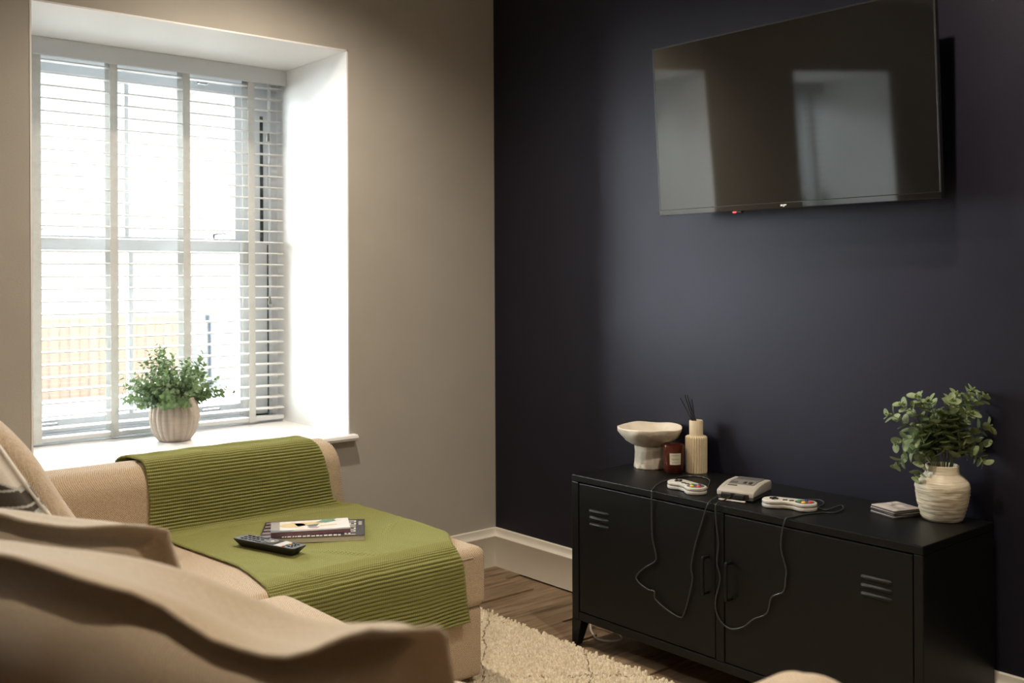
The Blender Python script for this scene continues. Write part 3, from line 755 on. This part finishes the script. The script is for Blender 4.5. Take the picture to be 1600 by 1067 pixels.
btn('button', 'bplastic', -.03, .018, .024, .007); btn('button', 'bplastic', -.03, -.018, .024, .007); btn('button', 'bplastic', -.028, 0, .012, .007)
MB().prism(rrect(.052, .052, .004, 3), .0238, .0244).build('pad_plate', 'bplastic', rm, loc=(.014, 0, 0))
MB().lathe([(.008, .0244), (.0085, .0268), (.019, .0268), (.020, .0244)], 28).build('direction_ring', 'grey3', rm, smooth=True, angle=40).location = (.014, 0, 0)
MB().lathe([(0, .0268), (.006, .0268), (.007, .0244)], 20).build('ok_button', 'rsilver', rm, smooth=True, angle=40).location = (.014, 0, 0)
MB().box(.044, .072, -.027, .027, .0238, .0243).build('silver_panel', 'rsilver', rm)
for k, cc in enumerate(('red', 'green', 'yellow', 'blue')): btn(cc+'_button', cc, .080, -.021+k*.014, .008, .008)
for i in range(2):
    for j in range(3): btn('button', 'bplastic', .094+i*.012, -.014+j*.014, .007, .007)

# ------------------------------------------------------------------ potted plant on the sill
def leaf_geo(t, p, d, up, ln, wd, cup=.25):
    """one cupped oval leaf from p along d"""
    d = d.normalized(); s = d.cross(up); s = s.normalized() if s.length > 1e-4 else d.orthogonal().normalized(); n = s.cross(d)
    pts = [p]
    for a, c in ((.28, .42), (.6, .5), (.86, .3)):
        m_ = p+d*ln*a+n*ln*cup*(a*(1-a))*1.2
        pts += [m_+s*wd*c+n*wd*cup*.5, m_-n*wd*.02, m_-s*wd*c+n*wd*cup*.5]
    pts.append(p+d*ln-n*ln*.06)
    t.add(pts, [(0, 1, 2), (0, 2, 3), (1, 4, 5, 2), (2, 5, 6, 3), (4, 7, 8, 5), (5, 8, 9, 6), (7, 10, 8), (8, 10, 9)])
pp = thing('potted_plant', 'bushy green plant in a ribbed round pot on the window sill', 'potted plant', (-1.338, .318, ZS), .2)
prf = [(0, .0), (.052, 0), (.060, .003), (.074, .022), (.0875, .05), (.0945, .085), (.093, .115), (.085, .143), (.0745, .163), (.071, .166), (.067, .163), (.072, .145), (.07, .12), (0, .12)]
def ribs(r, z, a, j):
    if j < 2 or j > 10: return r, z
    c = abs(math.cos(a*11)); return r*(1-.085*(1-c**.9)) + (.0006*math.sin(z*1500) if False else 0), z
MB().lathe(prf, 330, rf=ribs).build('pot', 'potcer', pp, smooth=True)
MB().lathe([(0, .125), (.068, .122)], 24).build('moss', 'soil', pp)
rn = random.Random(11)
for k in range(96):
    a = rn.uniform(0, 2*PI); q = rn.random()**.6; el = math.radians(88-70*q**1.1)
    ln = rn.uniform(.125, .185)*(1.0+.20*math.sin(el)**2); dr = Vector((math.cos(a)*math.cos(el), math.sin(a)*math.cos(el), math.sin(el)))
    p0 = Vector((math.cos(a)*.05*q, math.sin(a)*.05*q, .135)); path = []
    for i in range(9):
        u = i/8; path.append(p0+dr*ln*u+Vector((0, 0, -.035*u*u*q*q+.02*u*(1-q)))+Vector((noise.noise((k, u*2, 0)), noise.noise((k, u*2, 5)), 0))*.018*u)
    sg = MB().tube(path, .0013, 5, rend=.0007).build('sprig', 'stem', pp, smooth=True)
    t = MB()
    for i in range(11):
        u = .24+.76*i/10; idx = min(7, int(u*8)); fr = u*8-idx; p = path[idx].lerp(path[idx+1], fr); tg = (path[idx+1]-path[idx]).normalized()
        for s_ in (0, 1):
            az = i*2.1+s_*PI; o1 = tg.orthogonal().normalized(); o2 = tg.cross(o1); side = o1*math.cos(az)+o2*math.sin(az)
            dd = (side*.85+tg*.55).normalized(); sz = rn.uniform(.021, .031)*(1.08-.38*u)
            leaf_geo(t, p, (dd+Vector((rn.uniform(-.5, .5), rn.uniform(-.5, .5), rn.uniform(-.4, .4)))).normalized(), tg, sz, sz*.72, .2)
    t.v = [v if v[2] > .105 or math.hypot(v[0], v[1]) > .098 else (v[0], v[1], .105) for v in t.v]
    tag(t.build('leaves', 'leafA', sg, smooth=True), kind='stuff')

# ------------------------------------------------------------------ television
tv = thing('television', 'flat black television tilted down on the navy wall', 'television', (-.14, -1.603, 1.792))
yw, ti, ro = math.radians(.9), math.radians(3.7), math.radians(.05)
nv = Vector((-math.cos(yw)*math.cos(ti), -math.sin(yw)*math.cos(ti), -math.sin(ti))); rv = Vector((math.sin(yw), -math.cos(yw), 0)); uvv = nv.cross(rv)*-1
if uvv.z < 0: uvv = -uvv
mt = Matrix((rv, -nv, uvv)).transposed(); tv.rotation_euler = mt.to_euler()      # local x right, y towards the wall, z up
w, h = 1.030, .590
MB().box(-w/2, w/2, 0, .016, -h/2, h/2, bev=.002).build('case', 'bplastic', tv)
MB().box(-w/2+.006, w/2-.006, -.0012, .002, -h/2+.020, h/2-.005).build('screen', 'screen', tv)
MB().box(-w/2+.001, w/2-.001, -.003, .002, -h/2+.001, -h/2+.0185, bev=.0008).build('lower_bezel', 'screen', tv)
t = MB(); t.box(-w/2, -w/2+.0055, -.002, .002, -h/2+.0185, h/2, bev=.0008); t.box(w/2-.0055, w/2, -.002, .002, -h/2+.0185, h/2, bev=.0008); t.box(-w/2, w/2, -.002, .002, h/2-.0045, h/2, bev=.0008)
t.build('slim_bezel', 'bplastic', tv)
MB().box(-.34, .34, .016, .050, -.20, .16, bev=.012).build('back_housing', 'bplastic', tv)
t = MB(); t.box(-.012, -.004, -.0034, -.0028, -h/2+.007, -h/2+.0125); t.box(-.002, .010, -.0034, -.0028, -h/2+.009, -h/2+.0125); t.box(-.003, .003, -.0034, -.0028, -h/2+.005, -h/2+.008)
t.build('maker_mark', 'pwhite', tv)
MB().box(-.205, -.165, -.001, .012, -h/2-.006, -h/2+.001, bev=.002).build('sensor_housing', 'bplastic', tv)
MB().box(-.198, -.186, -.002, .004, -h/2-.0055, -h/2-.001).build('standby_light', 'led', tv)
t = MB(); t.box(-.12, .12, .05, .058, -.12, .12, bev=.002); t.box(-.03, .03, .05, .125, -.06, .06, bev=.004); t.build('wall_bracket', 'bmetal', tv)

# ------------------------------------------------------------------ black metal cabinet
CY0, CY1, CX0, CXB, CZ = -.928, -2.217, -.420, -.021, .591
cb = thing('metal_cabinet', 'black metal two door locker cabinet below the television', 'cabinet', (0, 0, 0))
be = .0028
MB().box(CX0, CXB, CY1, CY0, CZ-.0225, CZ, bev=be).build('top_panel', 'bmetal', cb)
MB().box(CX0, CXB, CY0-.0335, CY0, .088, CZ-.0235, bev=be).build('side_panel', 'bmetal', cb)
MB().box(CX0, CXB, CY1, CY1+.0255, .088, CZ-.0235, bev=be).build('side_panel', 'bmetal', cb)
MB().box(CX0, CX0+.03, -1.588, -1.5575, .117, CZ-.0235, bev=.0015).build('centre_post', 'bmetal', cb)
MB().box(CX0, CX0+.03, CY1+.026, CY0-.034, .088, .1165, bev=be).build('bottom_rail', 'bmetal', cb)
MB().box(CX0+.03, CXB, CY1+.026, CY0-.034, .092, .105).build('floor_panel', 'bmetal', cb)
MB().box(CXB-.006, CXB, CY1+.026, CY0-.034, .105, CZ-.024).build('back_panel', 'bmetal', cb)
for (ya, yb_, ysl, yh) in ((-1.5545, -.9650, (-1.108, -1.014), -1.530), (-2.1885, -1.5910, (-2.132, -2.041), -1.617)):
    dr = MB().box(CX0+.001, CX0+.020, ya, yb_, .1195, CZ-.0265, bev=be).build('door', 'bmetal', cb)
    for zz in (.477, .4545, .432):
        t = MB(); n = 8; y0, y1 = ysl; v = []; f = []
        sec = [(-.0062*math.sin(k*PI/n), .0072-.0144*k/n) for k in range(n+1)]
        stn = [(y0, .05), (y0+.003, .6), (y0+.008, 1), (y1-.008, 1), (y1-.003, .6), (y1, .05)]
        for yy, sc_ in stn: v += [(CX0+.0012+dx_*sc_, yy, zz+dz*(.6+.4*sc_)) for dx_, dz in sec]
        for i in range(len(stn)-1):
            for k in range(n): a = i*(n+1)+k; f.append((a, a+1, a+n+2, a+n+1))
        t.add(v, f).build('louvre', 'bmetal', dr, smooth=True)
    hp = [(CX0+.002, yh, .425), (CX0-.020, yh, .425), (CX0-.027, yh, .418), (CX0-.027, yh, .325), (CX0-.020, yh, .318), (CX0+.002, yh, .318)]
    MB().tube(smooth_path(hp, 5), .0052, 10).build('handle', 'bmetal', dr, smooth=True)
def leg(x0, x1, y0, y1, sx, sy):
    """pressed steel leg, tapering towards the floor"""
    tx = .55; v = [(x0, y0, .088), (x1, y0, .088), (x1, y1, .088), (x0, y1, .088)]
    fx = (lambda x: x0+(x-x0)*tx) if sx < 0 else (lambda x: x1+(x-x1)*tx); fy = (lambda y: y1+(y-y1)*tx) if sy > 0 else (lambda y: y0+(y-y0)*tx)
    v += [(fx(a), fy(c), 0) for a, c, _ in v]
    MB().add(v, [(0, 3, 2, 1), (4, 5, 6, 7), (0, 1, 5, 4), (1, 2, 6, 5), (2, 3, 7, 6), (3, 0, 4, 7)]).build('leg', 'bmetal', cb)
for x0, x1, sx in ((CX0, CX0+.045, -1), (CXB-.045, CXB, 1)):
    leg(x0, x1, CY0-.045, CY0, sx, 1); leg(x0, x1, CY1, CY1+.045, sx, -1)

# ------------------------------------------------------------------ things on the cabinet
def rough(seed, amp, fr):
    def fn(r, z, a, j):
        return r*(1+amp*noise.noise((math.cos(a)*r*fr, math.sin(a)*r*fr, z*fr+seed))), z
    return fn
bw = thing('pedestal_bowl', 'rough stone coloured pedestal bowl at the cabinet corner', 'bowl', (-.121, -1.026, CZ))
MB().lathe([(0, 0), (.055, 0), (.0565, .004), (.055, .02), (.053, .06), (.054, .088), (0, .088)], 72, rf=rough(1, .09, 55)).build('stem', 'stone', bw, smooth=True)
def brf(r, z, a, j):
    q = 1+.07*noise.noise((math.cos(a)*r*42, math.sin(a)*r*42, z*42)) if j in (2, 3, 4, 5) else 1
    return r*q, z+(.006*noise.noise((math.cos(a)*1.3, math.sin(a)*1.3, 4)) if r > .09 else 0)
MB().lathe([(0, .080), (.050, .080), (.064, .086), (.084, .099), (.101, .115), (.112, .131), (.1165, .144), (.1165, .148), (.113, .148), (.105, .138), (.08, .123), (.04, .116), (0, .115)], 96, rf=brf).build('dish', 'stone', bw, smooth=True)
ca = thing('amber_candle', 'amber glass candle with a cream paper label on the cabinet', 'candle', (-.137, -1.152, CZ), 0)
MB().lathe([(0, 0), (.030, 0), (.0325, .002), (.0345, .03), (.0365, .070), (.0372, .099), (.0366, .1005), (.0356, .099), (.0345, .066), (.0325, .014), (0, .012)], 64).build('glass_jar', 'amber', ca, smooth=True, angle=60)
MB().lathe([(0, .014), (.031, .014), (.0338, .068), (0, .069)], 40).build('wax', 'wax', ca, smooth=True, angle=50)
MB().tube([(0, 0, .068), (.001, .001, .082)], .0013, 6).build('wick', 'pwhite', ca)
def curved(nm, mat, a0, a1, z0, z1, r0, r1, par):
    v = []; f = []; n = 10
    for zz, rr in ((z0, r0), (z1, r1)):
        for k in range(n+1): a = a0+(a1-a0)*k/n; v.append((rr*math.cos(a), rr*math.sin(a), zz))
    for k in range(n): f.append((k, k+1, n+2+k, n+1+k))
    return MB().add(v, f).build(nm, mat, par, smooth=True)
ac = math.atan2(-.78, -.62)-.02
lbp = curved('paper_label', 'paper', ac-.56, ac+.56, .034, .074, .0352, .0372, ca)
for zz, hw_, th_ in ((.0665, .40, .0022), (.0545, .42, .0017), (.0510, .30, .0015), (.0415, .36, .0022)):
    curved('print_line', 'pgrey', ac-hw_, ac+hw_, zz-th_/2, zz+th_/2, .0353+(zz-.034)*.05+.0001, .0353+(zz-.034)*.05+.0002, lbp)
df = thing('reed_diffuser_bottle', 'ribbed cream ceramic diffuser bottle on the cabinet', 'diffuser', (-.062, -1.192, CZ))
def flute(r, z, a, j): return (r*(1-.09*(.5-.5*math.cos(a*28))) if 1 < j < 9 else r), z
MB().lathe([(0, 0), (.037, 0), (.0385, .003), (.0385, .06), (.0385, .120), (.0375, .125), (.034, .1275), (.0255, .129), (.0242, .133), (.0242, .180), (.0225, .1825), (.0195, .181), (.0195, .14), (0, .13)], 256, rf=flute).build('bottle', 'ribcer', df, smooth=True, angle=55)
for k, (ax, ay, ln) in enumerate(((-.030, .022, .118), (-.022, .012, .128), (-.012, .011, .126), (-.004, .001, .112), (-.017, .006, .120))):
    o = MB().tube([(-.010+k*.002, .006-k*.003, .140), (-.013+k*.002, .009-k*.003, .183), (-.010+ax*1.25, .006+ay*1.25, .145+ln)], .0017, 8).build('diffuser_reed', 'reed')
    o.location = df.location
    tag(o, 'thin black diffuser reed, '+['leftmost of the five', 'second from the left of five', 'fourth from the left of five', 'rightmost of the five', 'middle one of the five'][k], 'reed', 'black reeds in the diffuser')

def dirm(dx, dy): return math.atan2(dy, dx)
cs = thing('game_console', 'small grey retro game console in the middle of the cabinet', 'console', (-.268, -1.552, CZ), dirm(.25, -.968))
cs.scale = (1.14, 1.14, 1.14)
cw, cdp = .106, .132                     # local x to the right of its front, local y to the back
def side(pr, x0, x1, bev=0): return Matrix.Rotation(PI/2, 4, 'Z') @ Matrix.Rotation(PI/2, 4, 'X')
SM = Matrix(((0, 0, 1, 0), (1, 0, 0, 0), (0, 1, 0, 0), (0, 0, 0, 1)))   # profile (y,z) extruded along x
MB().prism([(-cdp/2, .004), (cdp/2, .004), (cdp/2, .013), (-cdp/2, .013)], -cw/2+.002, cw/2-.002, .001, SM, 1).build('lower_case', 'grey2', cs)
MB().prism([(-cdp/2, .013), (cdp/2, .013), (cdp/2, .036), (cdp/2-.004, .040), (.01, .0405), (-.02, .0375), (-cdp/2+.016, .031), (-cdp/2+.003, .026), (-cdp/2, .022)], -cw/2, cw/2, .003, SM, 3).build('upper_case', 'cgrey', cs, smooth=True, angle=40)
for s in (-1, 1): MB().prism([(cdp/2-.002, .0395), (.01, .0413), (-.02, .0385), (-.05, .0315), (-.05, .030), (-.02, .036), (cdp/2-.002, .037)], s*.044-.004, s*.044+.004, .001, SM, 1).build('side_ridge', 'cgrey', cs)
tilt_ = lambda y: (.0408 if y > .01 else .0378+(y+.02)*.1 if y > -.02 else .0313+(y+.05)*.2167)+.0006
def top(nm, mat, x0, x1, y0, y1, h=.0012):
    v = [(x0, y0, tilt_(y0)), (x1, y0, tilt_(y0)), (x1, y1, tilt_(y1)), (x0, y1, tilt_(y1))]; v = [(a, c, q-.002) for a, c, q in v]+[(a, c, q+h) for a, c, q in v]
    MB().add(v, [(0, 3, 2, 1), (4, 5, 6, 7), (0, 1, 5, 4), (1, 2, 6, 5), (2, 3, 7, 6), (3, 0, 4, 7)]).build(nm, mat, cs)
top('top_panel', 'grey3', -.036, .036, .004, .056); top('cartridge_slot', 'grey2', -.031, .031, .020, .030, .0016); top('vent_panel', 'grey2', -.034, .034, .036, .052, .0016)
top('control_strip', 'grey3', -.036, .036, -.024, .002); top('power_switch', 'ink', .004, .011, -.020, -.006, .0028); top('reset_switch', 'ink', .019, .027, -.020, -.006, .0028)
top('badge', 'grey2', -.033, -.014, -.020, -.008, .0018); top('name_strip', 'grey2', -.034, -.008, -.036, -.032, .0010)
MB().box(-.040, .040, -cdp/2-.0012, -cdp/2+.004, .0075, .0205, bev=.002).build('port_recess', 'ink', cs)
for x in (-.022, .016): MB().box(x-.014, x+.014, -cdp/2-.016, -cdp/2, .0085, .0190, bev=.0025).build('plug', 'bplastic', cs)
MB().box(-.040, .036, -cdp/2-.020, -cdp/2-.011, .0008, .005, bev=.0018).build('port_flap', 'grey', cs)

def build_pad(label, loc, rz, cable):
    r = thing('game_controller', label, 'controller', loc, rz, 'grey game controllers')
    R1, cx = .0315, .0405; out = []
    for k in range(0, 25): a = math.radians(105-k*(285)/24-0) ; 
    pts = []
    for k in range(21): a = math.radians(90-k*9); pts.append((cx+R1*math.cos(a), R1*math.sin(a)))          # right lobe
    a = math.radians(-125); pts.append((cx+R1*math.cos(a), R1*math.sin(a))); pts += [(.014, -.0185), (-.014, -.0185)]
    a = math.radians(-55); pts.append((-cx+R1*math.cos(a), R1*math.sin(a)))
    for k in range(21): a = math.radians(-90-k*9); pts.append((-cx+R1*math.cos(a), R1*math.sin(a)))
    MB().prism(pts, .001, .0105, .002, None, 2).build('lower_shell', 'grey', r, smooth=True, angle=40)
    MB().prism([(a*.998, c*.995) for a, c in pts], .0110, .0205, .003, None, 3).build('upper_shell', 'grey', r, smooth=True, angle=40)
    MB().lathe([(0, .0207), (.0245, .0207), (.0255, .0200)], 40).build('button_plate', 'grey2', r).location = (cx, 0, .0003)
    for (dx, dy, cc) in ((-.0145, .0, 'green'), (0, .013, 'blue'), (.0145, 0, 'red'), (0, -.013, 'yellow')):
        o = MB().lathe([(0, .0040), (.0035, .0038), (.0055, .0028), (.0060, 0)], 24).build(cc+'_button', cc, r, smooth=True); o.location = (cx+dx, dy, .0205)
    t = MB(); t.box(-.0115, .0115, -.004, .004, .020, .0238, bev=.0008); t.box(-.004, .004, -.0115, .0115, .020, .0238, bev=.0008); t.build('direction_pad', 'bplastic', r).location = (-cx, 0, 0)
    for x in (-.010, .007):
        o = MB().prism(rrect(.013, .0052, .0025, 3), .020, .0226).build('menu_button', 'bplastic', r, loc=(x, -.004, 0)); o.rotation_euler = (0, 0, .6)
    for s in (-1, 1): MB().box(s*cx-.018, s*cx+.018, .024, .0315, .012, .018, bev=.002).build('shoulder_button', 'grey3', r)
    r.scale = (1.13, 1.13, 1.13)
    inv = (Matrix.Translation(loc) @ Matrix.Rotation(rz, 4, 'Z') @ Matrix.Scale(1.13, 4)).inverted()
    MB().tube([inv @ p for p in smooth_path(cable, 6)], .0019, 8).build('cable', 'cable', r, smooth=True)
    return r
XF = CX0-.0040; zt_ = CZ+.0021
# cable of the left pad: loops behind it, comes forward over the cabinet edge, hangs, and climbs to the console
c1 = [(-.302, -1.384, zt_+.008), (-.262, -1.400, zt_+.003), (-.222, -1.374, zt_), (-.155, -1.325, zt_), (-.130, -1.272, zt_), (-.160, -1.226, zt_), (-.235, -1.226, zt_), (-.310, -1.244, zt_), (-.365, -1.268, zt_), (-.402, -1.292, zt_), (CX0-.002, -1.303, zt_), (XF-.004, -1.308, CZ-.012),
      (XF, -1.304, .53), (XF, -1.307, .442), (XF, -1.322, .388), (XF, -1.316, .366), (XF, -1.272, .336), (XF, -1.237, .303), (XF, -1.246, .284), (XF, -1.286, .270), (XF-.006, -1.319, .272), (XF-.004, -1.322, .248),
      (XF, -1.367, .224), (XF, -1.419, .213), (XF, -1.437, .228), (XF, -1.458, .292), (XF, -1.471, .345), (XF, -1.466, .383), (XF, -1.484, .456), (XF, -1.517, .55), (XF-.005, -1.534, CZ-.008), (CX0+.004, -1.537, zt_+.004), (-.385, -1.530, CZ+.010), (-.362, -1.527, CZ+.0155)]
build_pad('grey game controller beside the candle, left of the console', (-.336, -1.377, CZ+.0002), dirm(-.23, -.97), c1)
c2 = [(-.270, -1.728, zt_+.008), (-.215, -1.715, zt_+.004), (-.170, -1.735, zt_+.004), (-.165, -1.765, zt_+.003), (-.195, -1.785, zt_), (-.235, -1.795, zt_), (-.253, -1.830, zt_), (-.215, -1.838, zt_+.004), (-.187, -1.842, zt_+.006), (-.210, -1.862, zt_+.003), (-.258, -1.866, zt_), (-.290, -1.840, zt_), (-.340, -1.822, zt_), (-.395, -1.817, zt_), (CX0-.001, -1.813, zt_), (XF-.003, -1.808, CZ-.010),
      (XF, -1.797, .544), (XF, -1.795, .499), (XF, -1.811, .448), (XF, -1.809, .42), (XF, -1.802, .382), (XF, -1.762, .356), (XF, -1.745, .306), (XF, -1.698, .277), (XF, -1.663, .246), (XF, -1.617, .228), (XF, -1.581, .240), (XF, -1.562, .268), (XF, -1.561, .307),
      (XF, -1.578, .369), (XF, -1.566, .414), (XF, -1.572, .474), (XF, -1.564, .53), (XF-.004, -1.564, CZ-.010), (CX0+.002, -1.566, zt_+.003), (-.385, -1.567, CZ+.009), (-.353, -1.566, CZ+.0155)]
build_pad('grey game controller right of the console', (-.3025, -1.740, CZ+.0002), dirm(.32, -.947), c2)

for k in range(4):
    o = MB().prism(rrect(.099, .099, .007, 4), 0, .0042, .0006, None, 1).build('coaster', 'cedge', smooth=False)
    MB().prism(rrect(.097, .097, .006, 4), .0042, .0054).build('marble_face', 'marble', o)
    o.location = (-.138+.002*(k % 2), -1.986+.0015*((k+1) % 2), CZ+.0003+k*.0056); o.rotation_euler = (0, 0, math.atan2(.95, .33)+(.03, -.02, .025, 0)[k])
    tag(o, ['lowest of the four pale marble coasters', 'pale marble coaster second from the bottom of the stack', 'pale marble coaster second from the top of the stack', 'topmost pale marble coaster of the stack by the vase'][k], 'coaster', 'stack of marble coasters')

vs = thing('ceramic_vase', 'cream textured ceramic vase at the right end of the cabinet', 'vase', (-.097, -2.106, CZ))
def vrf(r, z, a, j):
    if 2 < j < 22: return r+.0022*noise.noise((math.cos(a)*2.4, math.sin(a)*2.4, z*150))+.0010*math.sin(z*620+2*noise.noise((math.cos(a)*2, math.sin(a)*2, z*20))), z
    return r, z
vp = [(0, 0), (.050, 0), (.054, .002), (.0565, .008)]+[(.0565+.0165*math.sin((z-.008)/.09*PI/2), z) for z in [.008+.0047*k for k in range(1, 20)]]+[(.0715, .104), (.066, .113), (.057, .121), (.049, .127), (.0455, .133), (.0445, .142), (.0445, .153), (.0425, .155), (.0395, .153), (.0395, .13), (0, .10)]
MB().lathe(vp, 128, rf=vrf).build('body', 'vasecer', vs, smooth=True)
eu = thing('eucalyptus_bunch', 'bunch of pale green eucalyptus sprigs in the cream vase', 'plant', (-.097, -2.106, CZ+.105))
rn = random.Random(21); leafmesh = []
for v_ in range(3):
    t = MB(); n = 10; pts = [(0, 0, 0)]
    for k in range(n):
        a = 2*PI*k/n; x = .5-.5*math.cos(a); y = .46*math.sin(a)*(1-.12*v_); pts.append((x, y, .22*(y*y)*2+.10*x*(1-x)*(v_-.5)))
    pts[0] = (.5, 0, -.03); f = [(0, 1+k, 1+(k+1) % n) for k in range(n)]
    o = MB().add(pts, f).build('leaf', 'leafB', None, smooth=True); leafmesh.append(o.data); D.objects.remove(o)
sprigs = []
camdir = Vector((-.649, -.761, 0)); rgt = Vector((.761, -.649, 0))
specs = [(-.155, .175), (-.125, .215), (-.145, .075), (-.150, .02), (-.085, .245), (-.045, .225), (.0, .235), (.035, .25), (.075, .265), (.115, .24), (.165, .135), (.125, .065), (.09, .10), (-.10, .13), (-.055, .12), (.04, .14), (.0, .17), (.06, .19)]
specs[3] = (-.135, -.01); specs[12] = (.10, .01); specs[13] = (-.085, -.055); specs[15] = (.045, .09)
for k, (sx, sz) in enumerate(specs):
    dep = rn.uniform(-.02, .055) if abs(sx) > .05 else rn.uniform(-.01, .075)
    tip = rgt*sx+camdir*dep+Vector((0, 0, sz*.80+.052))
    if tip.x > .085: tip.x = .085
    p0 = Vector((rgt*sx*.10)+camdir*dep*.1); mid = Vector((tip.x*.42, tip.y*.42, 0.045+max(.03, sz)*.50+(.04 if sz < .1 else 0)))
    path = smooth_path([p0, p0.lerp(mid, .5)+Vector((0, 0, .012)), mid, mid.lerp(tip, .55)+Vector((0, 0, .010)), tip], 4)
    sg = MB().tube(path, .0016, 6, rend=.0008).build('sprig', 'stem', eu, smooth=True)
    nl = len(path)
    for i in range(8):
        u = .30+.64*i/7; q = u*(nl-1); a = min(nl-2, int(q)); p = path[a].lerp(path[a+1], q-a); tg = (path[a+1]-path[a]).normalized()
        for s_ in (0, 1):
            o1 = tg.orthogonal().normalized(); o2 = tg.cross(o1); az = i*1.35+s_*PI+k; sd = o1*math.cos(az)+o2*math.sin(az)
            d = (sd*.9+tg*.5).normalized(); nrm = (tg-d*tg.dot(d)).normalized()*.8+Vector((rn.uniform(-.3, .3), rn.uniform(-.3, .3), rn.uniform(-.1, .3))); nrm = (nrm-d*nrm.dot(d)).normalized(); s2 = nrm.cross(d)
            sz_ = rn.uniform(.040, .053)*(1.15-.58*u)
            o = link('leaf', leafmesh[(i+s_+k) % 3], sg); mm = Matrix((d*sz_, s2*sz_, nrm*sz_)).transposed().to_4x4(); mm.translation = p; o.matrix_local = mm
    t = MB()
    for i in range(14):
        u = .84+.19*i/13; p = path[-1].lerp(path[-3], max(0, (1-u)*4)) if u < 1 else path[-1]+(path[-1]-path[-2]).normalized()*.008*(u-1)*20
        az = i*2.4; o1 = Vector((math.cos(az), math.sin(az), .4)); q = p+o1*.0075*(1.3-u)*2.0; rr = .0032
        t.add([q+Vector(v)*rr for v in ((1, 0, 0), (-1, 0, 0), (0, 1, 0), (0, -1, 0), (0, 0, 1), (0, 0, -1))], [(0, 2, 4), (2, 1, 4), (1, 3, 4), (3, 0, 4), (2, 0, 5), (1, 2, 5), (3, 1, 5), (0, 3, 5)])
    tag(t.build('buds', 'bud', sg, smooth=True), kind='stuff')

wc = MB().tube(smooth_path([(-.10, -.80, .16), (-.16, -.80, .09), (-.225, -.835, .03), (-.27, -.868, .006), (-.315, -.925, .006), (-.338, -.975, .006), (-.318, -1.018, .006), (-.276, -1.028, .006), (-.246, -.985, .006), (-.236, -.90, .006), (-.245, -.855, .008), (-.20, -.83, .03), (-.08, -.82, .04), (-.045, -.90, .006), (-.06, -1.2, .006)], 6), .0036, 8).build('power_cord', 'wcable', smooth=True)
tag(wc, 'white power cord looped on the floor under the cabinet', 'cord')
